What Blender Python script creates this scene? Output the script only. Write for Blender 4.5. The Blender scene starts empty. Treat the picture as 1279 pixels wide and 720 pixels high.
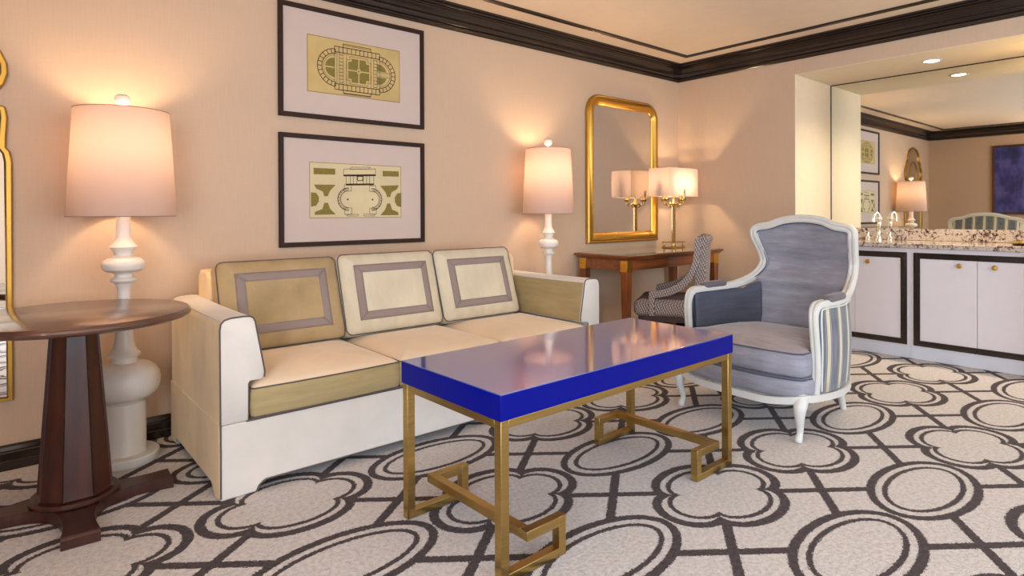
import bpy, bmesh, math, random
from mathutils import Vector, Matrix
random.seed(7)
PI = math.pi
COL = bpy.context.scene.collection

# ------------------------------------------------------------------ camera
CAM_H = 1.16
F_PX, CY = 754.21, 269.23
YAW, ROLL, PITCH = 0.86764, -0.00419, -0.00473

def make_camera():
    fw = Vector((math.cos(YAW)*math.cos(PITCH), math.sin(YAW)*math.cos(PITCH), math.sin(PITCH)))
    rt = Vector((math.sin(YAW), -math.cos(YAW), 0))
    up = rt.cross(fw)
    r2 = rt*math.cos(ROLL) + up*math.sin(ROLL)
    u2 = -rt*math.sin(ROLL) + up*math.cos(ROLL)
    m = Matrix((r2, u2, -fw)).transposed().to_4x4()
    m.translation = Vector((0, 0, CAM_H))
    cd = bpy.data.cameras.new('camera')
    cd.sensor_width = 36; cd.sensor_fit = 'HORIZONTAL'
    cd.lens = 36*F_PX/1279
    cd.shift_y = (CY-360)/1279 
    cd.clip_start = 0.02
    o = bpy.data.objects.new('camera', cd); COL.objects.link(o)
    o.matrix_world = m
    bpy.context.scene.camera = o
make_camera()

# ------------------------------------------------------------------ node maths
class NX:
    """tiny expression wrapper over shader maths nodes"""
    def __init__(s, nt, sock): s.nt, s.s = nt, sock
    def _b(s, op, o, rev=False, o2=None):
        n = s.nt.nodes.new('ShaderNodeMath'); n.operation = op
        a, b = (o, s) if rev else (s, o)
        for i, v in enumerate([a, b] + ([o2] if o2 is not None else [])):
            if v is None: continue
            if isinstance(v, NX): s.nt.links.new(v.s, n.inputs[i])
            else: n.inputs[i].default_value = v
        return NX(s.nt, n.outputs[0])
    def __add__(s, o): return s._b('ADD', o)
    def __radd__(s, o): return s._b('ADD', o)
    def __sub__(s, o): return s._b('SUBTRACT', o)
    def __rsub__(s, o): return s._b('SUBTRACT', o, True)
    def __mul__(s, o): return s._b('MULTIPLY', o)
    def __rmul__(s, o): return s._b('MULTIPLY', o)
    def __truediv__(s, o): return s._b('DIVIDE', o)
    def pow(s, o): return s._b('POWER', o)
    def gt(s, o): return s._b('GREATER_THAN', o)
    def lt(s, o): return s._b('LESS_THAN', o)
    def mx(s, o): return s._b('MAXIMUM', o)
    def mn(s, o): return s._b('MINIMUM', o)
    def abs(s): return s._b('ABSOLUTE', None)
    def sqrt(s): return s._b('SQRT', None)
    def rnd(s): return s._b('ROUND', None)
    def frac(s): return s._b('FRACT', None)
    def sin(s): return s._b('SINE', None)
    def fmod(s, o): return s._b('FLOORED_MODULO', o)

def new_mat(name):
    m = bpy.data.materials.new(name); m.use_nodes = True
    nt = m.node_tree
    return m, nt, nt.nodes['Principled BSDF']

def setp(b, **k):
    alias = {'color': 'Base Color', 'rough': 'Roughness', 'metal': 'Metallic', 'ior': 'IOR', 'coat': 'Coat Weight',
             'coat_rough': 'Coat Roughness', 'coat_ior': 'Coat IOR', 'sheen': 'Sheen Weight', 'sheen_rough': 'Sheen Roughness',
             'sheen_tint': 'Sheen Tint', 'spec': 'Specular IOR Level', 'trans': 'Transmission Weight', 'emit': 'Emission Color', 'emit_s': 'Emission Strength'}
    for n, v in k.items():
        s = b.inputs[alias[n]]
        if n in ('color', 'sheen_tint', 'emit'): v = (*v, 1)
        s.default_value = v

def srgb(r, g, b):
    f = lambda c: (c/255/12.92) if c/255 <= .04045 else ((c/255+.055)/1.055)**2.4
    return (f(r), f(g), f(b))

def noise(nt, scale, detail=3, coord='Object', vec_scale=None, rough=.5):
    tc = nt.nodes.new('ShaderNodeTexCoord')
    n = nt.nodes.new('ShaderNodeTexNoise'); n.inputs['Scale'].default_value = scale
    n.inputs['Detail'].default_value = detail; n.inputs['Roughness'].default_value = rough
    if vec_scale:
        mp = nt.nodes.new('ShaderNodeMapping'); mp.inputs['Scale'].default_value = vec_scale
        nt.links.new(tc.outputs[coord], mp.inputs['Vector']); nt.links.new(mp.outputs[0], n.inputs['Vector'])
    else:
        nt.links.new(tc.outputs[coord], n.inputs['Vector'])
    return n

def ramp(nt, fac, stops):
    r = nt.nodes.new('ShaderNodeValToRGB'); e = r.color_ramp.elements
    while len(e) > 2: e.remove(e[-1])
    for i, (p, c) in enumerate(stops):
        el = e[i] if i < 2 else e.new(p)
        el.position = p; el.color = (*c, 1)
    nt.links.new(fac, r.inputs[0]); return r

def bump(nt, b, height, strength=.3, dist=.002):
    bn = nt.nodes.new('ShaderNodeBump'); bn.inputs['Strength'].default_value = strength
    bn.inputs['Distance'].default_value = dist
    nt.links.new(height, bn.inputs['Height']); nt.links.new(bn.outputs[0], b.inputs['Normal'])

def plain(name, color, rough=.5, metal=0, var=.06, nscale=12, bmp=0, bscale=60, vec_scale=None, **k):
    m, nt, b = new_mat(name)
    setp(b, color=color, rough=rough, metal=metal, **k)
    n = noise(nt, nscale, 4, vec_scale=vec_scale)
    lo = tuple(max(0, c*(1-var)) for c in color); hi = tuple(min(1, c*(1+var)) for c in color)
    r = ramp(nt, n.outputs[0], [(.3, lo), (.7, hi)])
    nt.links.new(r.outputs[0], b.inputs['Base Color'])
    if bmp:
        n2 = noise(nt, bscale, 3, vec_scale=vec_scale); bump(nt, b, n2.outputs[0], bmp)
    return m

def velvet(name, color, dark=.8, sheen=.5, tint=(1, .97, .9), rough=.85, scale=(4, 4, 40)):
    m, nt, b = new_mat(name)
    setp(b, color=color, rough=rough, sheen=sheen, sheen_rough=.35, sheen_tint=tint, spec=.15)
    n = noise(nt, 1.3, 5, vec_scale=scale, rough=.65)
    n2 = noise(nt, 5, 3)
    a = NX(nt, n.outputs[0])*.6 + NX(nt, n2.outputs[0])*.4
    r = ramp(nt, a.s, [(.35, tuple(c*dark for c in color)), (.65, tuple(min(1, c*1.05) for c in color))])
    nt.links.new(r.outputs[0], b.inputs['Base Color'])
    n3 = noise(nt, 350, 2); bump(nt, b, n3.outputs[0], .15, .001)
    return m

# ------------------------------------------------------------------ materials
def wall_mat(name, color):
    m, nt, b = new_mat(name)
    setp(b, color=color, rough=.62, spec=.3)
    n = noise(nt, 1.0, 4, vec_scale=(110, 110, 9))      # faint vertical slub of woven wallcovering
    n2 = noise(nt, 1.0, 3, vec_scale=(9, 9, 260))
    h = NX(nt, n.outputs[0])*.6 + NX(nt, n2.outputs[0])*.4
    r = ramp(nt, h.s, [(.36, tuple(c*.965 for c in color)), (.64, tuple(min(1, c*1.02) for c in color))])
    nt.links.new(r.outputs[0], b.inputs['Base Color'])
    bump(nt, b, h.s, .12, .001)
    return m
WALL = wall_mat('woven_wallcovering', (.635, .47, .335))
CEIL = plain('ceiling_paint', (.90, .74, .56), .8, var=.02)
TRIM = plain('dark_brown_lacquer', srgb(40, 29, 24), .17, var=.04, nscale=2, spec=.7)
BLACKBROWN = plain('black_brown_frame', srgb(50, 30, 22), .55, var=.1, spec=.25)
ALC = plain('alcove_paint', (.86, .74, .56), .7, var=.02)

def wood(name, c1, c2, rough=.25, scale=(1.2, 14, 14), coat=.5):
    m, nt, b = new_mat(name)
    setp(b, rough=rough, coat=coat, coat_rough=.12)
    n = noise(nt, 2.2, 7, vec_scale=scale, rough=.6)
    r = ramp(nt, n.outputs[0], [(.3, c1), (.7, c2)])
    nt.links.new(r.outputs[0], b.inputs['Base Color'])
    n2 = noise(nt, 8, 4, vec_scale=scale); bump(nt, b, n2.outputs[0], .04, .001)
    return m
MAHOG_TOP = wood('mahogany_top', srgb(74, 46, 36), srgb(98, 64, 50), .3, (1.5, 14, 14), .8)
MAHOG = wood('mahogany', srgb(42, 18, 13), srgb(74, 34, 24), .38, (14, 14, 1.4), .2)
WALNUT = wood('walnut_desk', srgb(96, 50, 24), srgb(150, 84, 42), .28, (1.4, 12, 12))
WALNUT_V = wood('walnut_desk_upright', srgb(96, 50, 24), srgb(150, 84, 42), .28, (12, 12, 1.4))
DARKWOOD = wood('dark_chair_wood', srgb(40, 20, 14), srgb(70, 36, 24), .35, (12, 12, 1.4))
LAMPWHITE = plain('white_lacquer_lamp', (.80, .75, .69), .35, var=.03, nscale=5)
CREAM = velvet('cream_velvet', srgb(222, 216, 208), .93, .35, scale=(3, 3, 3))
CREAM_TOP = velvet('lamplit_cream_velvet', srgb(240, 218, 190), .93, .35, scale=(3, 3, 3))  # lamp glow on the seat tops put into the colour
CREAM_SIDE = velvet('lamplit_velvet_side', srgb(238, 214, 172), .85, .35, scale=(6, 6, 3))  # warm lamplight on the outer sides put into the colour
KHAKI_SHADED = velvet('shaded_cream_velvet', srgb(178, 160, 118), .82, .3)  # same cream velvet; faces without sheen painted darker
CUSH = velvet('cream_cushion_velvet', srgb(216, 204, 178), .88, .35, scale=(10, 4, 4))
CUSH_SHADED = velvet('shaded_cushion_velvet', srgb(182, 158, 118), .78, .35, scale=(6, 4, 6))  # same velvet as the other cushions, weaker sheen painted in
TAUPE = velvet('taupe_border', srgb(150, 134, 128), .92, .25)
PIPE = plain('grey_piping', srgb(92, 80, 76), .7)
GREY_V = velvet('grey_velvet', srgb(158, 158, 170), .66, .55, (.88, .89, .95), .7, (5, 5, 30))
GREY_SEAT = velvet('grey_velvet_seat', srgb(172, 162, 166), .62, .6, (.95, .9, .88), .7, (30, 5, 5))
PADG = velvet('pad_grey_velvet', srgb(118, 112, 118), .75, .35, (.9, .9, .95), .7)
DGREY_V = velvet('dark_grey_velvet', srgb(92, 95, 110), .7, .4, (.8, .85, .95), .7)
CHAIRWHITE = plain('white_painted_wood', srgb(214, 214, 210), .35, var=.03, nscale=8, bmp=.05, bscale=30)
CABWHITE = plain('cabinet_white_lacquer', srgb(226, 220, 224), .35, var=.015)
KICK = plain('plinth_white', srgb(216, 218, 226), .45, var=.02)

def metal(name, c, rough, aniso_scale=(2, 2, 60), var=.1):
    m, nt, b = new_mat(name)
    setp(b, color=c, rough=rough, metal=1)
    n = noise(nt, 3, 5, vec_scale=aniso_scale)
    r = ramp(nt, n.outputs[0], [(.3, tuple(x*(1-var) for x in c)), (.7, tuple(min(1, x*(1+var)) for x in c))])
    nt.links.new(r.outputs[0], b.inputs['Base Color'])
    rr = NX(nt, n.outputs[0])*.15 + (rough-.07); nt.links.new(rr.s, b.inputs['Roughness'])
    return m
BRASS = metal('brushed_antique_brass', srgb(188, 158, 96), .3)
GOLD = metal('gilded_gold', srgb(200, 156, 74), .30, (1.5, 1.5, 1.5), .06)
GOLDDEEP = metal('worn_gilding', srgb(196, 136, 34), .36, (20, 20, 20), .25)
BRASS_LAMP = metal('satin_brass_lamp', srgb(192, 164, 112), .25)
COLLAR = metal('polished_brass_collar', srgb(230, 180, 80), .3)
CHROME = metal('chrome', (.85, .85, .86), .08, (4, 4, 4), .03)
MIRROR, nt_, b_ = new_mat('mirror_glass'); setp(b_, color=(.80, .80, .79), metal=1, rough=.015)
MIRROR_G, nt_, b_ = new_mat('bar_mirror_glass'); setp(b_, color=(.90, .93, .87), metal=1, rough=.012)
GLASSTOP, nt_, b_ = new_mat('desk_glass'); setp(b_, color=(.30, .34, .22), rough=.04, coat=1, coat_ior=1.9, coat_rough=.02)
BLUE, nt_, b_ = new_mat('cobalt_lacquer'); setp(b_, color=(.001, .004, .21), rough=.35, spec=.12)
BLUETOP, nt_, b_ = new_mat('cobalt_glass_top'); setp(b_, color=(.03, .08, .40), rough=.10, ior=1.5, coat=1, coat_rough=.07, coat_ior=2.7)

def shade_mat(name, col, tcol, mixf=.55):
    m = bpy.data.materials.new(name); m.use_nodes = True; nt = m.node_tree
    nt.nodes.clear()
    out = nt.nodes.new('ShaderNodeOutputMaterial')
    d = nt.nodes.new('ShaderNodeBsdfDiffuse'); t = nt.nodes.new('ShaderNodeBsdfTranslucent'); mx = nt.nodes.new('ShaderNodeMixShader')
    d.inputs[0].default_value = (*col, 1); t.inputs[0].default_value = (*tcol, 1); mx.inputs[0].default_value = mixf
    n = noise(nt, 1, 2, vec_scale=(300, 300, 40))
    r = ramp(nt, n.outputs[0], [(.3, tuple(c*.94 for c in tcol)), (.7, tcol)])
    nt.links.new(r.outputs[0], t.inputs[0])
    nt.links.new(d.outputs[0], mx.inputs[1]); nt.links.new(t.outputs[0], mx.inputs[2]); nt.links.new(mx.outputs[0], out.inputs[0])
    return m
SHADE = shade_mat('white_linen_shade', (.72, .58, .53), (.23, .165, .14), .5)
SHADE_R = shade_mat('pale_shade_fabric', (.74, .62, .57), (.40, .30, .26), .5)
def emis(name, c, s):
    m, nt, b = new_mat(name); setp(b, color=(0, 0, 0), emit=c, emit_s=s); return m
BULB = emis('lit_bulb', (1, .78, .5), 6)
LENS = emis('downlight_lens', (1, .86, .6), 14)

def carpet():
    m, nt, b = new_mat('patterned_carpet')
    setp(b, rough=.95, sheen=.08, spec=.03)
    g = nt.nodes.new('ShaderNodeNewGeometry'); sp = nt.nodes.new('ShaderNodeSeparateXYZ')
    nt.links.new(g.outputs['Position'], sp.inputs[0])
    def nz(scale, off=0, detail=2):
        mp = nt.nodes.new('ShaderNodeMapping'); mp.inputs['Location'].default_value = (off, off*.7, 0)
        nt.links.new(g.outputs['Position'], mp.inputs['Vector'])
        n = nt.nodes.new('ShaderNodeTexNoise'); n.inputs['Scale'].default_value = scale; n.inputs['Detail'].default_value = detail
        nt.links.new(mp.outputs[0], n.inputs['Vector']); return NX(nt, n.outputs[0])
    px = NX(nt, sp.outputs[0]) + (nz(150, 3, 3)-.5)*.026
    py = NX(nt, sp.outputs[1]) + (nz(150, 11, 3)-.5)*.026
    PX_, PY_ = .7007, .540
    Y = (py-.811)/PY_
    X = (px-2.9425-Y*.0141+.0)/PX_
    i = X.rnd(); j = Y.rnd()
    u = (X-i)*PX_; v = (Y-j)*PY_
    au, av = u.abs(), v.abs()
    # which medallion
    i3 = (i.fmod(3)-1).abs().lt(.5)
    j2 = j.fmod(2).abs().lt(.5)
    isq = 1-(i3-j2).abs()                   # quatrefoil when both agree
    # circle-like oval: gauge -> approximate distance
    a, bb = .348, .188
    f = ((u/a)*(u/a)+(v/bb)*(v/bb)).sqrt()
    gx, gy = u/(a*a), v/(bb*bb)
    gr = (gx*gx+gy*gy).sqrt().mx(1e-4)
    dc = (f-1)*f/gr                          # signed distance, negative inside
    a_i, b_i = .278, .131
    fi = ((u/a_i)*(u/a_i)+(v/b_i)*(v/b_i)).sqrt()
    gix, giy = u/(a_i*a_i), v/(b_i*b_i)
    di = (fi-1)*fi/(gix*gix+giy*giy).sqrt().mx(1e-4)
    # quatrefoil: four lobes and a centre oval
    def ell(x, y, ax, ay):
        fe = ((x/ax)*(x/ax)+(y/ay)*(y/ay)).sqrt()
        ge = ((x/(ax*ax))*(x/(ax*ax))+(y/(ay*ay))*(y/(ay*ay))).sqrt().mx(1e-3)
        return (fe-1)*fe/ge
    dq = ell(au-.200, v, .148, .150).mn(ell(u, av-.136, .212, .132)).mn(ell(u, v, .248, .194))
    dqi = ell(au-.160, v, .118, .110).mn(ell(u, av-.106, .165, .102)).mn(ell(u, v, .194, .148))
    d = dc*(1-isq)+dq*isq
    outside = d.gt(0)
    inside = 1-outside
    band1 = inside*(dq.gt(-.039)*isq + dc.gt(-.034)*(1-isq))
    band2 = (dqi.lt(0)*dqi.gt(-.021))*isq + (di.lt(0)*di.gt(-.021))*(1-isq)
    hx, hy = PX_/2, PY_/2; hyp = math.hypot(hx, hy)
    l = (au*hy-av*hx).abs()/hyp
    line = outside*l.lt(.0185)
    dark = band1.mx(band2).mx(line)
    mixn = nt.nodes.new('ShaderNodeMix'); mixn.data_type = 'RGBA'
    nl = nz(300, 5, 3); nm = nz(60, 1, 4)
    fac = (nl*.55+nm*.45)
    c_l = ramp(nt, fac.s, [(.34, srgb(174, 168, 166)), (.58, srgb(219, 213, 210))])
    c_d = ramp(nt, fac.s, [(.35, srgb(50, 42, 44)), (.65, srgb(92, 81, 81))])
    nt.links.new(dark.s, mixn.inputs['Factor']); nt.links.new(c_l.outputs[0], mixn.inputs[6]); nt.links.new(c_d.outputs[0], mixn.inputs[7])
    nt.links.new(mixn.outputs[2], b.inputs['Base Color'])
    pits = nz(85, 21, 3)
    h = nl*.5 + nm*.4 + pits*1.1 - dark*.25
    bump(nt, b, h.s, .5, .008)
    return m
CARPET = carpet()

def granite():
    m, nt, b = new_mat('speckled_granite')
    setp(b, rough=.12, coat=.4)
    tc = nt.nodes.new('ShaderNodeTexCoord')
    v = nt.nodes.new('ShaderNodeTexVoronoi'); v.inputs['Scale'].default_value = 75
    nt.links.new(tc.outputs['Object'], v.inputs['Vector'])
    n = noise(nt, 42, 5, rough=.75); n2 = noise(nt, 6, 3)
    a = NX(nt, n.outputs[0])*.75 + NX(nt, n2.outputs[0])*.25 
    r = ramp(nt, a.s, [(.40, srgb(48, 38, 42)), (.455, srgb(120, 96, 90)), (.49, srgb(188, 172, 158)), (.57, srgb(212, 200, 188)), (.62, srgb(160, 134, 118)), (.68, srgb(204, 190, 178))])
    nt.links.new(r.outputs[0], b.inputs['Base Color']); return m
GRANITE = granite()

def stripes():
    m, nt, b = new_mat('blue_grey_stripe_fabric')
    setp(b, rough=.75, sheen=.3)
    uv = nt.nodes.new('ShaderNodeUVMap'); sp = nt.nodes.new('ShaderNodeSeparateXYZ'); nt.links.new(uv.outputs[0], sp.inputs[0])
    x = (NX(nt, sp.outputs[0])/.092).frac()
    n = noise(nt, 2, 4, vec_scale=(60, 60, 4))
    c1 = ramp(nt, n.outputs[0], [(.3, srgb(74, 82, 96)), (.7, srgb(112, 120, 132))])
    c2 = ramp(nt, n.outputs[0], [(.3, srgb(196, 186, 160)), (.7, srgb(216, 208, 186))])
    f = (x-.5).abs().gt(.385)
    pin = ((x-.5).abs()-.31).abs().lt(.012)
    mx_ = nt.nodes.new('ShaderNodeMix'); mx_.data_type = 'RGBA'
    fac = (f).mx(pin*.7)
    nt.links.new(fac.s, mx_.inputs['Factor']); nt.links.new(c1.outputs[0], mx_.inputs[6]); nt.links.new(c2.outputs[0], mx_.inputs[7])
    nt.links.new(mx_.outputs[2], b.inputs['Base Color']); return m
STRIPE = stripes()

def keyweave():
    m, nt, b = new_mat('black_and_white_key_weave')
    setp(b, rough=.85)
    tc = nt.nodes.new('ShaderNodeTexCoord'); sp = nt.nodes.new('ShaderNodeSeparateXYZ'); nt.links.new(tc.outputs['Object'], sp.inputs[0])
    x, y, z = (NX(nt, sp.outputs[k]) for k in range(3))
    s = .020
    a = ((x+y)/s).frac(); c = ((z+y*.35)/s).frac()
    row = (((z+y*.35)/s)-c).fmod(2)
    a2 = ((x+y)/s+row*.5).frac()
    w = (a2-.5).abs().lt(.26)*(c-.5).abs().lt(.3)
    w = (w + (c-.06).abs().lt(.07)).mn(1)
    mx_ = nt.nodes.new('ShaderNodeMix'); mx_.data_type = 'RGBA'
    mx_.inputs[6].default_value = (*srgb(92, 78, 80), 1); mx_.inputs[7].default_value = (*srgb(196, 184, 180), 1)
    nt.links.new(w.s, mx_.inputs['Factor']); nt.links.new(mx_.outputs[2], b.inputs['Base Color'])
    return m
KEYW = keyweave()
KEYSEAT = plain('grey_woven_seat', srgb(92, 80, 84), .9, var=.3, nscale=160)

def abstract():
    m, nt, b = new_mat('blue_abstract_canvas')
    setp(b, rough=.5)
    n = noise(nt, 2.2, 7, vec_scale=(1, 2.2, 1), rough=.65)
    n2 = noise(nt, 1.2, 3, vec_scale=(1, 1, 3))
    a = NX(nt, n.outputs[0])*.7+NX(nt, n2.outputs[0])*.3
    r = ramp(nt, a.s, [(.32, srgb(30, 34, 60)), (.45, srgb(48, 52, 120)), (.54, srgb(84, 84, 160)), (.66, srgb(90, 110, 140))])
    nt.links.new(r.outputs[0], b.inputs['Base Color']); return m
ABSTRACT = abstract()
MATBOARD = plain('white_mat_board', srgb(208, 190, 180), .8, var=.01)
PAPER = plain('aged_engraving_paper', srgb(204, 178, 118), .85, var=.1, nscale=6)
PAPER2 = plain('pale_aged_paper', srgb(216, 200, 160), .85, var=.06, nscale=6)
INK = plain('sepia_ink', srgb(66, 44, 32), .9)
INK2 = plain('faint_ink', srgb(150, 122, 84), .9)
GREENINK = plain('olive_wash', srgb(132, 118, 56), .9, var=.2, nscale=90)
GLAZE, nt_, b_ = new_mat('picture_dust')

# ------------------------------------------------------------------ mesh helpers
def tag(o, label=None, cat=None, group=None, kind=None):
    if label: o['label'] = label
    if cat: o['category'] = cat
    if group: o['group'] = group
    if kind: o['kind'] = kind
    return o

def thing(name, label, cat, loc=(0, 0, 0), rz=0, group=None):
    o = bpy.data.objects.new(name, None); o.empty_display_size = .1; COL.objects.link(o)
    o.location = loc; o.rotation_euler = (0, 0, rz)
    return tag(o, label, cat, group)

def finish(name, bm, mat, parent=None, smooth=True, ang=38, bevel=0, seg=2, subsurf=0):
    bmesh.ops.recalc_face_normals(bm, faces=bm.faces)
    if smooth:
        for f in bm.faces: f.smooth = True
        for e in bm.edges:
            if len(e.link_faces) == 2 and e.calc_face_angle(0) > math.radians(ang): e.smooth = False
    me = bpy.data.meshes.new(name); bm.to_mesh(me); bm.free()
    mats = mat if isinstance(mat, (list, tuple)) else [mat]
    for mm in mats: me.materials.append(mm)
    o = bpy.data.objects.new(name, me); COL.objects.link(o)
    if parent: o.parent = parent
    if bevel:
        md = o.modifiers.new('bevel', 'BEVEL'); md.width = bevel; md.segments = seg; md.limit_method = 'ANGLE'
        md.angle_limit = math.radians(35); md.harden_normals = False
    if subsurf:
        md = o.modifiers.new('subsurf', 'SUBSURF'); md.levels = subsurf; md.render_levels = subsurf
    return o

def B(): return bmesh.new()

def box(bm, x0, x1, y0, y1, z0, z1):
    vs = [bm.verts.new((x, y, z)) for x in (x0, x1) for y in (y0, y1) for z in (z0, z1)]
    for f in ((0, 1, 3, 2), (4, 6, 7, 5), (0, 4, 5, 1), (2, 3, 7, 6), (0, 2, 6, 4), (1, 5, 7, 3)):
        bm.faces.new([vs[i] for i in f])
    return vs

def rings(bm, loops, closed=True, cap0=True, cap1=True):
    """loft between point loops"""
    vl = [[bm.verts.new(p) for p in lp] for lp in loops]
    n = len(vl[0])
    for a, b in zip(vl[:-1], vl[1:]):
        for k in range(n if closed else n-1):
            k2 = (k+1) % n
            try: bm.faces.new((a[k], a[k2], b[k2], b[k]))
            except ValueError: pass
    if closed and cap0: bm.faces.new(list(reversed(vl[0])))
    if closed and cap1: bm.faces.new(vl[-1])
    return vl

def prism(bm, poly, axis, a, b):
    """extrude 2-D polygon along axis; poly in the two other axes in order"""
    def P(p, t):
        if axis == 'x': return (t, p[0], p[1])
        if axis == 'y': return (p[0], t, p[1])
        return (p[0], p[1], t)
    return rings(bm, [[P(p, a) for p in poly], [P(p, b) for p in poly]])

def lathe(bm, prof, n=48, cx=0, cy=0):
    loops = [[(cx+r*math.cos(2*PI*k/n), cy+r*math.sin(2*PI*k/n), z) for k in range(n)] for r, z in prof]
    rings(bm, loops)

def catmull(pts, per=8, closed=False):
    pts = [Vector(p) for p in pts]; out = []; n = len(pts)
    for i in range(n if closed else n-1):
        p0 = pts[(i-1) % n] if (closed or i > 0) else pts[0]*2-pts[1]
        p1, p2 = pts[i], pts[(i+1) % n]
        p3 = pts[(i+2) % n] if (closed or i+2 < n) else pts[-1]*2-pts[-2]
        for k in range(per):
            t = k/per
            out.append(.5*((2*p1)+(-p0+p2)*t+(2*p0-5*p1+4*p2-p3)*t*t+(-p0+3*p1-3*p2+p3)*t**3))
    if not closed: out.append(pts[-1])
    return out

def sweep(bm, path, prof, closed=False, up=Vector((0, 0, 1)), scale=None, fixed=False):
    """prof: list of (a, b) with a along side and b along the frame normal"""
    path = [Vector(p) for p in path]; n = len(path); loops = []
    nrm = None
    for i, p in enumerate(path):
        if closed: t = (path[(i+1) % n]-path[i-1]).normalized()
        else: t = (path[min(i+1, n-1)]-path[max(i-1, 0)]).normalized()
        if nrm is None or fixed:
            nrm = up-t*up.dot(t)
            if nrm.length < 1e-4: nrm = Vector((1, 0, 0))-t*t.x
        else: nrm = nrm-t*nrm.dot(t)
        nrm.normalize(); s = t.cross(nrm)
        k = scale[i] if scale else 1
        loops.append([p+s*(a*k)+nrm*(b*k) for a, b in prof])
    if closed:
        loops.append(loops[0])
        vl = [[bm.verts.new(q) for q in lp] for lp in loops[:-1]]
        m = len(prof)
        for i in range(len(vl)):
            a, b = vl[i], vl[(i+1) % len(vl)]
            for k in range(m): bm.faces.new((a[k], a[(k+1) % m], b[(k+1) % m], b[k]))
    else: rings(bm, loops)

def circ(r, n=10): return [(r*math.cos(2*PI*k/n), r*math.sin(2*PI*k/n)) for k in range(n)]
def rrect(w, h, r, n=4):
    out = []
    for cx, cy, a0 in ((w/2-r, h/2-r, 0), (-w/2+r, h/2-r, 90), (-w/2+r, -h/2+r, 180), (w/2-r, -h/2+r, 270)):
        for k in range(n+1):
            a = math.radians(a0+90*k/n); out.append((cx+r*math.cos(a), cy+r*math.sin(a)))
    return out

def dense(poly, step=.03):
    out = []
    for i, p in enumerate(poly):
        q = poly[(i+1) % len(poly)]; d = math.dist(p, q); m = max(1, int(d/step))
        for k in range(m): out.append((p[0]+(q[0]-p[0])*k/m, p[1]+(q[1]-p[1])*k/m))
    return out

def pad(bm, outline, z0, z1, dome=.03, puff=.01, edge=.008, c=None, nl=9, flat=False):
    """upholstered slab: outline is a 2-D loop (x, y); boxed sides, domed top"""
    cx = sum(p[0] for p in outline)/len(outline) if c is None else c[0]
    cy = sum(p[1] for p in outline)/len(outline) if c is None else c[1]
    def sc(s, z, off=0):
        lp = []
        for x, y in outline:
            dx, dy = x-cx, y-cy; L = math.hypot(dx, dy) or 1
            lp.append((cx+dx*s+dx/L*off, cy+dy*s+dy/L*off, z))
        return lp
    hh = z1-z0
    loops = [sc(.02, z0-(0 if flat else dome*.3)), sc(.6, z0-(0 if flat else dome*.25)), sc(1, z0, -edge), sc(1, z0+edge)]
    for k in (1, 2, 3): loops.append(sc(1, z0+hh*k/4, puff*math.sin(PI*k/4)))
    loops += [sc(1, z1-edge), sc(1, z1, -edge)]
    for k in range(1, nl+1):
        s = 1-k/nl*.98
        loops.append(sc(s, z1+dome*(1-s**2.6)**.8, 0))
    rings(bm, loops)

# ------------------------------------------------------------------ the room
XL, XR, YB, YF, ZC = -1.32, 5.248, 3.581, -2.9, 2.632
AX, AY0, AY1, HZ = 5.97, .70, 2.402, 2.345          # bar alcove: back, sides, head

def struct(name, bm, mat, bevel=0, smooth=False):
    o = finish(name, bm, mat, smooth=smooth, bevel=bevel); o['kind'] = 'structure'; return o
b = B(); box(b, XL-.1, AX+.15, YF-.1, YB+.1, -.08, 0); struct('floor', b, CARPET)
b = B(); box(b, XL-.1, AX+.15, YF-.1, YB+.1, ZC, ZC+.1); struct('ceiling', b, CEIL)
b = B(); box(b, XL-.12, XR+.9, YB, YB+.12, 0, ZC); struct('wall_back', b, WALL)
LY0, LY1 = -2.6, .75                                  # window in the left wall, beside the photographer
b = B(); box(b, XL-.12, XL, YF, LY0, 0, ZC); box(b, XL-.12, XL, LY1, YB, 0, ZC); box(b, XL-.12, XL, LY0, LY1, 0, .35); box(b, XL-.12, XL, LY0, LY1, 2.35, ZC)
struct('wall_left', b, WALL)
b = B()
for y in (LY0, -1.5, -.4, LY1-.05): box(b, XL-.09, XL-.03, y, y+.05, .35, 2.35)
box(b, XL-.09, XL-.03, LY0, LY1, .35, .40); box(b, XL-.09, XL-.03, LY0, LY1, 2.30, 2.35)
struct('window_2', b, CABWHITE)
b = B()
box(b, XR, AX+.15, AY1, YB, 0, ZC); box(b, XR, AX+.15, AY0, AY1, HZ, ZC); box(b, XR, AX+.15, YF, AY0, 0, ZC)
struct('wall_right', b, WALL)
b = B(); box(b, AX+.03, AX+.15, AY0, AY1, 0, HZ); box(b, XR+.001, AX+.03, AY1-.003, AY1, 0, HZ); box(b, XR+.001, AX+.03, AY0, AY0+.003, 0, HZ); box(b, XR+.001, AX+.03, AY0+.003, AY1-.003, HZ-.003, HZ)
struct('wall_alcove', b, ALC)
# front wall with a broad window behind the photographer
WX0, WX1, WZ0, WZ1 = .35, 4.85, .35, 2.35
b = B()
box(b, XL-.12, WX0, YF-.12, YF, 0, ZC); box(b, WX1, AX+.15, YF-.12, YF, 0, ZC)
box(b, WX0, WX1, YF-.12, YF, 0, WZ0); box(b, WX0, WX1, YF-.12, YF, WZ1, ZC)
struct('wall_front', b, WALL)
b = B()
for x in (WX0, WX0+1.5, WX0+3.0, WX1-.05): box(b, x, x+.05, YF-.09, YF-.03, WZ0, WZ1)
box(b, WX0, WX1, YF-.09, YF-.03, WZ0, WZ0+.05); box(b, WX0, WX1, YF-.09, YF-.03, WZ1-.05, WZ1)
struct('window_1', b, CABWHITE)

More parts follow.
